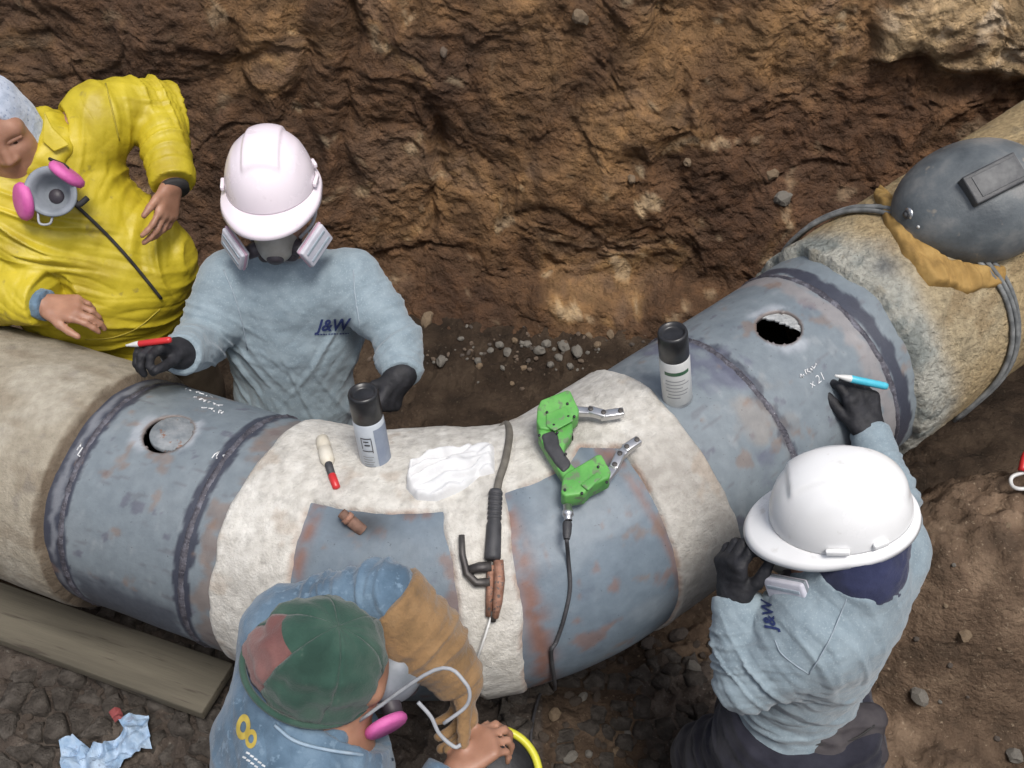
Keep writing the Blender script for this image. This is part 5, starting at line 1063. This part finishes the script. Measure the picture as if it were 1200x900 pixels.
M['hood_grey'] = mat('hood_grey', (0.06,0.07,0.078), (0.19,0.19,0.185), 9, 0.45, 0.3, 120, c3=(0.105,0.118,0.125), rvar=0.18, detail=9, fleck=(0.24,0.215,0.18), fscale=22, famt=0.71)
M['hood_dark'] = mat('hood_dark', (0.035,0.037,0.04), (0.07,0.07,0.072), 20, 0.5, 0.3, 120); M['glass_dark'] = mat('glass_dark', (0.035,0.037,0.042), (0.075,0.078,0.08), 60, 0.5, 0.1, 200)
M['leather_gold'] = mat('leather_gold', (0.22,0.13,0.035), (0.36,0.225,0.07), 16, 0.85, 0.5, 150, c3=(0.30,0.18,0.05), bdist=0.003)
M['chalk'] = mat('chalk', (0.62,0.63,0.64), (0.75,0.75,0.75), 90, 0.95); M['paper'] = mat('paper', (0.24,0.36,0.52), (0.42,0.53,0.66), 25, 0.95, 0.2, 90, fleck=(0.25,0.30,0.40), fscale=60, famt=0.66)
M['yellow_plastic'] = mat('yellow_plastic', (0.52,0.50,0.03), (0.6,0.57,0.05), 14, 0.4); M['sling'] = mat('sling', (0.10,0.105,0.105), (0.21,0.215,0.21), 40, 0.7, 0.5, 160)

def near_hit(px, py, r):                                           # just past the pipe's back: take the nearest place on it
    q = pipe_hit(px, py, r)
    while q is None: py += 2; q = pipe_hit(px, py, r)
    return q
def hit(px, py, lift=0.0, r=R_WH):
    q = near_hit(px, py, r+lift); return pipe_xyz(q[0], q[1], r+lift)
def hitn(px, py, r=R_WH):
    q = pipe_hit(px, py, r); return pipe_xyz(q[0], q[1], r), pipe_normal(*q), axis_pt(q[0])[1], q
def sphere_ray(px, py, c, R):                                      # the point of a sight line at distance R from c, the higher one
    r = unit(ray(px, py)); o = CAMP-c; b = r@o; dd = b*b-(o@o-R*R)
    if dd < 0: return CAMP-r*b
    ps = [CAMP+r*(-b+k*math.sqrt(dd)) for k in (-1, 1)]; return max(ps, key=lambda p: p[2])
def spray_can(base_px, top_px, r_surf, label, white):
    B = hit(*base_px, 0.0, r_surf)-V(0, 0, 0.004); T = sphere_ray(*top_px, B, 0.198); ax = unit(T-B); r = 0.0325
    t = thing('spray_can', label, 'spray can', tuple(B), 'spray cans on the pipe')
    toC = unit(CAMP-B); xd = unit(toC-np.dot(toC, ax)*ax); yd = np.cross(ax, xd)
    lathe_obj('can_body', [(0, 0.001), (r*0.9, 0.0), (r, 0.004), (r, 0.124), (r*0.97, 0.128), (r*0.97, 0.131), (0.02, 0.140)], B, ax, M['can_label_white'] if white else M['can_label'], t, 40)
    bm = bmesh.new(); lathe(bm, [(r*0.90, 0.0005), (r*1.02, 0.0), (r*1.035, 0.003), (r*1.0, 0.0065)], B, ax, 40); bm_obj('bottom_rim', bm, M['tin'], t)
    lathe_obj('cap', [(r*0.94, 0.131), (r*0.975, 0.132), (r*0.965, 0.192), (r*0.90, 0.198), (r*0.78, 0.198), (r*0.72, 0.190), (r*0.60, 0.188), (0, 0.191)], B, ax, M['black_plastic'], t, 40)
    def patch(nm, a0, a1, z0, z1, m_, lift=0.0006):
        A = np.linspace(a0, a1, 12); v_ = []
        for a in A:
            for z in (z0, z1): v_.append(B+ax*z+(r+lift)*(math.cos(a)*xd+math.sin(a)*yd))
        f_ = [(2*i, 2*i+2, 2*i+3, 2*i+1) for i in range(11)]; new_obj(nm, np_mesh(nm, np.array(v_), np.array(f_)), m_, t)
    if white:
        patch('label_print', -0.75, 0.95, 0.098, 0.108, M['can_green'])
        for k, (a0, a1) in enumerate(((-0.7, 0.6), (-0.75, 0.9), (-0.7, 0.4), (-0.75, 0.8), (-0.6, 0.7), (-0.7, 0.2))): patch('label_print', a0, a1, 0.080-k*0.010, 0.0825-k*0.010, M['can_grey'])
    else:
        patch('label_band', 0.15, 1.5, 0.010, 0.118, M['can_band'])
        for a0, a1, z0, z1 in ((-0.75, -0.70, 0.068, 0.100), (-0.10, -0.05, 0.058, 0.096), (-0.75, -0.05, 0.097, 0.0995), (-0.75, -0.05, 0.062, 0.0645), (-0.55, -0.2, 0.078, 0.082), (-0.6, -0.25, 0.088, 0.091)): patch('label_print', a0, a1, z0, z1, M['rubber'], 0.0012)
        for k in range(5): patch('label_print', -0.8, -0.1-0.1*(k % 2), 0.045-k*0.007, 0.0468-k*0.007, M['can_grey'], 0.0012)
    return t
spray_can((441, 540), (425, 459), R_WH, 'pale blue spray can with black cap standing near the folded rag', False)
spray_can((794, 464), (788, 388), R_ST, 'white spray can with black cap standing beside the right weld seam', True)

def pen(name, a, b, r, label, cat, m_body, m_tip, m_end=None):
    a = V(a); b = V(b); L = np.linalg.norm(b-a); ax = unit(b-a); t = thing(name, label, cat, tuple(a))
    lathe_obj('tip', [(0, 0), (r*0.35, 0.002), (r*0.45, L*0.08), (r*0.8, L*0.20), (r*0.95, L*0.30)], a, ax, m_tip, t, 16)
    lathe_obj('barrel', [(r*0.9, L*0.295), (r, L*0.31), (r, L*0.93), (r*0.85, L*0.985), (0, L)], a, ax, m_body, t, 16)
    return t
pen('marker_pen', aty(147, 405, 1.705), aty(201, 398, 1.70), 0.0075, 'red marker pen with white tip held in black gloved hand', 'marker pen', M['red_plastic'], M['white_plastic'])
pen('marker_pen', hit(978, 440, 0.046, R_ST), hit(1040, 453, 0.062, R_ST), 0.0085, 'light blue marker pen held against the right end of the pipe', 'marker pen', M['cyan_plastic'], M['white_plastic'])
t = thing('paint_marker', 'cream and red paint stick lying beside the pale blue spray can', 'paint stick', tuple(hit(383, 530)))
P0, P1, P2, P3 = hit(377, 513, 0.012), hit(385, 544, 0.011), hit(389, 557, 0.008), hit(395, 573, 0.006)
d_ = unit(P1-P0); L_ = np.linalg.norm(P1-P0)
lathe_obj('barrel', [(0, 0), (0.010, 0.001), (0.014, 0.006), (0.0155, L_*0.35), (0.012, L_*0.42), (0.0155, L_*0.5), (0.0155, L_*0.85), (0.009, L_), (0, L_)], P0, d_, M['cream'], t, 20)
lathe_obj('neck', [(0.0075, -0.004), (0.0085, 0), (0.008, np.linalg.norm(P2-P1)), (0, np.linalg.norm(P2-P1))], P1, P2-P1, M['rubber'], t, 16)
lathe_obj('red_tip', [(0.0078, -0.001), (0.0088, 0.001), (0.0080, np.linalg.norm(P3-P2)*0.9), (0, np.linalg.norm(P3-P2))], P2, P3-P2, M['red_plastic'], t, 16)

def drape(name, poly_px, r0, m_, hgt, folds, seed, res=0.0038, edge=0.008, parent=None, thick=0.0):
    P = np.array([near_hit(*q, r0) for q in poly_px]); P[:, 1] *= r0; lo = P.min(0)-0.012; hi = P.max(0)+0.012
    a = np.arange(lo[0], hi[0], res); b = np.arange(lo[1], hi[1], res); A, Bq = np.meshgrid(a, b, indexing='ij'); x = A.ravel(); y = Bq.ravel(); sdv = np.full(len(x), 9.0); ins = np.zeros(len(x), bool)
    for i in range(len(P)):
        p, q = P[i], P[(i+1) % len(P)]; e = q-p; tt_ = np.clip(((x-p[0])*e[0]+(y-p[1])*e[1])/(e@e), 0, 1); sdv = np.minimum(sdv, np.hypot(x-p[0]-tt_*e[0], y-p[1]-tt_*e[1]))
        ins ^= ((p[1] > y) != (q[1] > y)) & (x < (q[0]-p[0])*(y-p[1])/(q[1]-p[1]+1e-12)+p[0])
    sd = np.where(ins, sdv, -sdv)
    dr, wl, amp = folds; u = (x*dr[0]+y*dr[1])/wl; w = (-x*dr[1]+y*dr[0]); p3 = np.stack([u, w*7, 0*u+seed], 1); p3[:, 0] += 0.5*perlin(np.stack([x*18, y*18, 0*x], 1), seed)
    h_ = hgt + amp*(np.abs(perlin(p3, seed))*2.2-0.5) + amp*0.5*perlin(np.stack([x*30, y*30, 0*x], 1), seed+1)
    h_ = np.where(sd > -edge, h_*np.sqrt(np.clip((sd)/edge, 0, 1)), 0); h_ = np.where(sd < 0, -0.012*np.clip(-sd/0.004, 0, 1), h_)
    v_ = pipe_xyz(x, y/r0, r0+h_); f_ = grid_faces(len(a), len(b)); keep = (sd[f_] > -0.009).any(1)
    o = new_obj(name, np_mesh(name, v_, f_[keep]), m_, parent); return o
rag = drape('cleaning_rag', [(476,573),(480,553),(508,541),(544,530),(580,526),(580,556),(562,560),(545,574),(512,588),(488,586)], R_WH, M['cloth_white'], 0.024, ((0.35, 0.94), 0.026, 0.018), 5, res=0.003)
tag(rag, 'folded white cloth rag lying on top of the pipe bend', 'rag')

# electrode holder with its cable, and the rod in its jaws
O_, n_, t_, _q = hitn(577, 640); t = thing('electrode_holder', 'welding electrode holder with black grip and copper jaws lying on the grout strip', 'electrode holder', tuple(O_))
Hp = lambda x, y, l=0.012: hit(x, y, l)
tube_obj('cable', spline([hit(587, 468, 0.006), Hp(594, 487, 0.008), Hp(597, 510, 0.009), Hp(592, 540, 0.010), Hp(585, 562, 0.012), Hp(582, 580, 0.014)], 6), 0.0082, M['cable'], t, 12)
g0, g1 = Hp(581, 574, 0.015), Hp(577, 656, 0.015); L_ = np.linalg.norm(g1-g0); prof = [(0, 0), (0.012, 0)]
for k in range(6): prof += [(0.0145, L_*(0.04+0.07*k)), (0.0145, L_*(0.075+0.07*k)), (0.0128, L_*(0.08+0.07*k)), (0.0128, L_*(0.105+0.07*k))]
prof += [(0.0150, L_*0.5), (0.0165, L_*0.97), (0.014, L_), (0, L_)]
lathe_obj('grip', prof, g0, g1-g0, M['rubber'], t, 20)
def flatbar(nm, pxs, w, th, m_, lift):
    C_ = [hit(*q, lift) for q in pxs]; bm = bmesh.new(); tube(bm, C_, w, 8); return bm_obj(nm, bm, m_, t)
flatbar('upper_jaw', [(584, 656), (585, 680), (583, 705), (580, 724)], [0.010, 0.0115, 0.010, 0.007], 0, M['copper'], 0.016)
flatbar('lower_jaw', [(576, 662), (574, 690), (573, 722)], [0.009, 0.008, 0.007], 0, M['copper'], 0.010)
flatbar('lever', [(541, 627), (542, 650), (547, 672), (558, 683), (574, 682)], [0.006, 0.0065, 0.0075, 0.0085, 0.009], 0, M['brass_dark'], 0.014)
flatbar('hinge_block', [(550, 668), (562, 665), (576, 664)], [0.009, 0.011, 0.011], 0, M['brass_dark'], 0.012)
flatbar('jaw_tip', [(579, 716), (577, 728)], [0.008, 0.007], 0, M['brass_dark'], 0.012)
rod = tube_obj('welding_rod', [hit(577, 718, 0.014), hit(567, 750, 0.020), hit(556, 781, 0.030)], 0.0026, M['white_plastic'], None, 8); tag(rod, 'thin white welding rod clamped in the electrode holder jaws', 'welding rod')

# green magnetic yoke: two housings, grip, jointed steel legs, plug and lead
O_, n_, t_, _q = hitn(675, 545); O2 = O_+n_*0.010; t = thing('magnetic_yoke', 'green handheld magnetic yoke tester with jointed steel legs lying on the bend', 'testing tool', tuple(O_))
W = lambda x, y, l=0.0: atplane(x, y, O2+n_*l, n_)
slab_obj('upper_housing', [W(*q) for q in ((634,483),(664,471),(668,472),(678,494),(677,501),(655,513),(642,517),(633,516),(629,508),(630,492))], n_, 0.044, M['green_plastic'], t, 0.008)
slab_obj('upper_cover', [W(*q, 0.0442) for q in ((640,486),(663,477),(672,494),(650,506),(640,500))], n_, 0.004, M['green_plastic'], t, 0.003)
slab_obj('handle_frame', [W(*q, 0.004) for q in ((631,508),(642,515),(655,511),(664,503),(671,505),(671,519),(663,530),(660,541),(668,552),(676,560),(684,566),(664,576),(654,561),(640,538),(631,522))], n_, 0.034, M['green_plastic'], t, 0.007)
slab_obj('rubber_grip', [W(*q, 0.018) for q in ((634,516),(648,511),(654,516),(656,528),(663,540),(669,548),(668,554),(660,561),(650,549),(638,530))], n_, 0.024, M['rubber'], t, 0.006)
slab_obj('trigger', [W(*q, 0.012) for q in ((664,505),(671,508),(672,518),(668,516))], n_, 0.020, M['black_plastic'], t, 0.003)
slab_obj('lower_housing', [W(*q) for q in ((662,568),(683,556),(699,546),(704,546),(715,566),(713,573),(692,583),(684,592),(662,595),(657,590),(659,574))], n_, 0.044, M['green_plastic'], t, 0.008)
slab_obj('lower_cover', [W(*q, 0.0442) for q in ((680,569),(700,554),(706,560),(689,576))], n_, 0.005, M['green_plastic'], t, 0.003)
for q in ((641,483),(665,473),(673,488),(649,498),(632,510),(653,507),(663,532),(701,547),(711,565),(682,578),(662,574),(666,488)):
    lathe_obj('screw', [(0.0028, -0.002), (0.0028, 0.0012), (0, 0.0014)], W(*q, 0.047), n_, M['black_plastic'], t, 10)
for ch in (((676,482,0.022),(692,483,0.012),(707,487,0.014),(727,484,0.016)), ((711,560,0.024),(720,548,0.022),(726,535,0.022),(734,527,0.022),(746,519,0.022))):
    for i in range(len(ch)-1):
        a, b = W(*ch[i]), W(*ch[i+1]); X = unit(b-a); Y = np.cross(n_, X); L_ = np.linalg.norm(b-a)
        box_obj('leg_link', (a+b)/2+n_*0.003*(i % 2), X*(L_/2+0.007), Y*0.0095, n_*0.0085, M['tin'], t, 0.003)
        for q in ((a, b)[:] if i else (b,)): lathe_obj('leg_pin', [(0.0055, 0), (0.0055, 0.0015), (0.004, 0.0025), (0, 0.0015)], q+n_*(0.0088+0.003*(i % 2)), n_, M['brass_dark'], t, 14)
c0, c1, c2, c3 = W(665, 592, 0.016), W(666, 610, 0.012), W(665, 612, 0.012), W(664, 632, 0.008)
lathe_obj('plug', [(0, 0), (0.009, 0), (0.009, 0.012), (0.0115, 0.013), (0.0115, 0.022), (0.008, 0.024), (0.008, np.linalg.norm(c1-c0))], c0, c1-c0, M['tin'], t, 16)
lathe_obj('plug_boot', [(0.0085, 0), (0.0095, 0.004), (0.0085, np.linalg.norm(c3-c2)*0.7), (0.006, np.linalg.norm(c3-c2))], c2, c3-c2, M['rubber'], t, 16)
g = [floor_px(640, 800), floor_px(628, 830), floor_px(622, 872), floor_px(632, 905)]
tube_obj('lead', spline([c3, hit(666, 655, 0.004), hit(668, 690, 0.004, R_ST), hit(661, 725, 0.004, R_ST), hit(652, 752, 0.005, R_ST), hit(646, 766, 0.008, R_ST), pipe_xyz(pipe_hit(646, 766, R_ST)[0]+0.004, math.radians(125), R_ST+0.02)]+[q+V(0, 0, 0.008) for q in g], 6), 0.0042, M['rubber'], t, 8)

# rusty branch stub on the left bare patch
b_, a_ = hit(425, 622, -0.004, R_ST), hit(400, 601, 0.030, R_ST); ax = unit(a_-b_); L_ = np.linalg.norm(a_-b_)
st = lathe_obj('branch_stub', [(0.0125, 0), (0.0125, L_*0.55), (0.0105, L_*0.58), (0.0105, L_), (0.0075, L_), (0.0075, L_*0.8), (0, L_*0.8)], b_, ax, M['rust'], pipe, 20); st['label'] = 'rusty stub welded to the left bare patch'
lathe_obj('stub_collar', [(0.0105, L_*0.60), (0.0138, L_*0.62), (0.0138, L_*0.78), (0.0105, L_*0.80)], b_, ax, M['copper'], st, 20)

# welding hood resting on a leather glove
gl = drape('leather_glove', [(1024,232),(1036,216),(1052,240),(1066,262),(1084,288),(1110,306),(1150,312),(1172,312),(1174,336),(1150,339),(1132,346),(1112,338),(1088,336),(1078,322),(1058,298),(1036,262)], R_CO, M['leather_gold'], 0.020, ((0.9, 0.4), 0.026, 0.012), 9); tag(gl, 'golden leather welding glove squashed under the grey welding hood', 'glove')
O_, n_, t_, _q = hitn(1132, 252, R_CO); t = thing('welding_helmet', 'grey welding hood with dark lens box resting on the right end of the pipe', 'welding helmet', tuple(O_))
nz = unit(n_*0.75+unit(CAMP-O_)*0.45); Xh = unit(V(1, 0.25, 0.1)-np.dot(V(1, 0.25, 0.1), nz)*nz); Yh = np.cross(nz, Xh); Oh = atplane(1132, 240, O_+n_*0.03, nz)
v, f = sdf_mesh([(ell(Oh, (0.178, 0.150, 0.135), Xh, Yh, nz), 0), (ell(Oh+Xh*0.05-Yh*0.01, (0.150, 0.145, 0.125), Xh, Yh, nz), 0.05)], 0.005, cuts=[(Oh-nz*0.012, -nz, 0.4)], sub=[(ell(Oh-nz*0.01, (0.168, 0.140, 0.120), Xh, Yh, nz), 0.004)])
part('shell', v, f, M['hood_grey'], t); bvH = bvh_of(v, f)
L0 = on_surface(bvH, 1163, 212, -0.004); ln = unit(unit(CAMP-L0)*0.6+nz*0.5+Xh*0.25); lx = unit(V(1, 0.30, 0.42)); lx = unit(lx-np.dot(lx, ln)*ln); ly = np.cross(ln, lx)
bx = box_obj('lens_box', L0, lx*0.066, ly*0.036, ln*0.022, M['hood_dark'], t, 0.004); box_obj('lens_glass', L0+ln*0.0215+lx*0.006, lx*0.054, ly*0.026, ln*0.0022, M['glass_dark'], bx, 0.001); box_obj('lens_frame', L0+ln*0.0185+lx*0.006, lx*0.060, ly*0.032, ln*0.0030, M['hood_grey'], bx, 0.002)
K0 = on_surface(bvH, 1064, 251, -0.003); kn = unit(K0-Oh); lathe_obj('hinge_knob', [(0.011, -0.004), (0.011, 0.004), (0.008, 0.006), (0.006, 0.005), (0.006, 0.010), (0, 0.011)], K0, kn, M['hood_dark'], t, 20); lathe_obj('hinge_washer', [(0.0155, -0.003), (0.0155, 0.001), (0.010, 0.002)], K0, kn, M['tin'], t, 20)
K1 = on_surface(bvH, 1076, 266, 0.0); lathe_obj('rivet', [(0.004, -0.003), (0.004, 0.001), (0, 0.002)], K1, unit(K1-Oh), M['white_plastic'], t, 10)

# sling of three strands round the coated pipe
t = thing('cable_sling', 'grey three strand cable sling looped round the tan coated pipe', 'cable', tuple(pipe_xyz(1.76, 0.5, R_CO)))
for k, off in enumerate((-0.015, 0.0, 0.014)):
    ctrl = [(1.66, 118, 0.010), (1.735, 92, 0.010), (1.765, 70, 0.010), (1.765, 45, 0.010), (1.74, 20, 0.010), (1.71, -10, 0.010), (1.69, -30, 0.012), (1.67, -44, 0.014), (1.64, -58, 0.016), (1.61, -75, 0.016), (1.58, -100, 0.015), (1.56, -130, 0.012)]
    P_ = [pipe_xyz(s_+off*(1+0.3*math.sin(i_*1.7+k)), math.radians(d_), R_CO+h_+0.003*(k == 1)) for i_, (s_, d_, h_) in enumerate(ctrl)]
    tube_obj('strand', spline(P_, 6), 0.0062, M['sling'], t, 8)

# chalk marks on the steel
def chalk(px, py, txt, size, rot=0.0, shear=0.2):
    s0, t0 = pipe_hit(px, py, R_ST); me = subdiv(text_strokes(txt, size, shear, -0.0004), 1); c_, s_ = math.cos(rot), math.sin(rot)
    for q in me.vertices:
        x, y = q.co.x*c_-q.co.y*s_, q.co.x*s_+q.co.y*c_; q.co = pipe_xyz(s0+x, t0-y/R_ST, R_ST+0.0016)
    new_obj('chalk_mark', me, M['chalk'], pipe)
def scribble(px, py, n, w, h, seed):
    r_ = np.random.default_rng(seed); s0, t0 = pipe_hit(px, py, R_ST); bm = bmesh.new()
    for i in range(n):
        x = (i/n-0.5)*w; pts = [(x+r_.uniform(-0.2, 0.9)*w/n, r_.uniform(-0.5, 0.5)*h) for _ in range(r_.integers(2, 5))]
        if len(pts) > 1: tube(bm, [pipe_xyz(s0+a, t0-b/R_ST, R_ST+0.001) for a, b in pts], 0.0014, 5)
    bm_obj('chalk_mark', bm, M['chalk'], pipe)
scribble(234, 461, 6, 0.085, 0.016, 3); scribble(243, 471, 6, 0.08, 0.016, 4); scribble(252, 481, 5, 0.06, 0.016, 5); scribble(95, 527, 2, 0.02, 0.03, 6); scribble(258, 534, 3, 0.03, 0.03, 8)
scribble(948, 434, 7, 0.06, 0.012, 7); chalk(957, 446, 'x 21', 0.026, 0.0)

# ---------------------------------------------------------------- odds and ends on the ground
def paper_scrap(poly, zoff, label, seed):
    P = [floor_px(*q) for q in poly]; c_ = np.mean(P, 0); bm = bmesh.new(); vs_ = [bm.verts.new((p[0], p[1], c_[2]+0.02)) for p in P]; bm.faces.new(vs_); bmesh.ops.triangulate(bm, faces=bm.faces)
    for _ in range(4): bmesh.ops.subdivide_edges(bm, edges=bm.edges, cuts=1, use_grid_fill=True)
    q = np.array([x.co for x in bm.verts]); h_ = 0.010*np.abs(perlin(q*9, seed))*2+0.007*np.abs(perlin(q*30, seed+1)) + zoff + 0.022
    for x, hh_ in zip(bm.verts, h_): x.co.z = floor_at(x.co.x, x.co.y)+hh_+0.006
    o = bm_obj('paper_scrap', bm, M['paper'], None, False); solidify(o, 0.0012, 1); tag(o, label, 'paper', 'paper scraps on the soil'); return o
paper_scrap([(75,875),(90,868),(108,884),(130,878),(150,862),(142,850),(178,846),(182,885),(150,898),(130,915),(78,915)], 0.004, 'crumpled pale blue paper sheet lying on the cracked soil', 3)
M['paper_red'] = mat('paper_red', (0.20,0.04,0.04), (0.28,0.07,0.07), 30, 0.8)
c_ = floor_px(140, 848); o = paper_scrap([(133,845),(146,840),(150,850),(140,856)], 0.012, 'small dark red scrap beside the crumpled blue paper', 8); o.data.materials.clear(); o.data.materials.append(M['paper_red'])
# dark round container with a yellow rim in the crouching worker's hand
C_ = atd(580, 908, 1.95); nb = unit(V(0.15, -0.25, 1)); t = thing('bucket', 'dark round container with bright yellow rim at the bottom edge', 'container', tuple(C_))
lathe_obj('bowl', [(0, -0.07), (0.06, -0.068), (0.080, -0.02), (0.085, 0.0), (0.081, 0.0), (0.076, -0.02), (0.056, -0.06), (0, -0.062)], C_, nb, M['rubber'], t, 48)
bm = bmesh.new(); X_, Y_, Z_ = basis(nb); tube(bm, [C_+0.085*(math.cos(a)*X_+math.sin(a)*Y_)+nb*0.002 for a in np.linspace(0, 2*math.pi, 64)], 0.008, 8, False); bm_obj('rim', bm, M['yellow_plastic'], t)
# red clamp at the right edge
p0 = floor_px(1186, 576); p0 = p0+V(0, 0, 0.02); t = thing('hand_clamp', 'small red clamp with pale wire loop on the earth shelf at right', 'clamp', tuple(p0))
tube_obj('wire_loop', spline([p0+V(0.06, -0.02, 0.02), p0+V(0.0, -0.02, 0.015), p0+V(-0.012, 0.0, 0.01), p0+V(0.0, 0.025, 0.015), p0+V(0.05, 0.03, 0.03), p0+V(0.10, 0.03, 0.03)], 6), 0.0055, M['white_plastic'], t, 8)
tube_obj('handle', spline([p0+V(0.02, 0.03, 0.03), p0+V(0.04, 0.07, 0.06), p0+V(0.09, 0.09, 0.08)], 6), 0.011, M['red_plastic'], t, 10)
tube_obj('handle', spline([p0+V(0.02, -0.02, 0.01), p0+V(0.06, -0.035, 0.015), p0+V(0.11, -0.03, 0.02)], 6), 0.010, M['red_plastic'], t, 10)
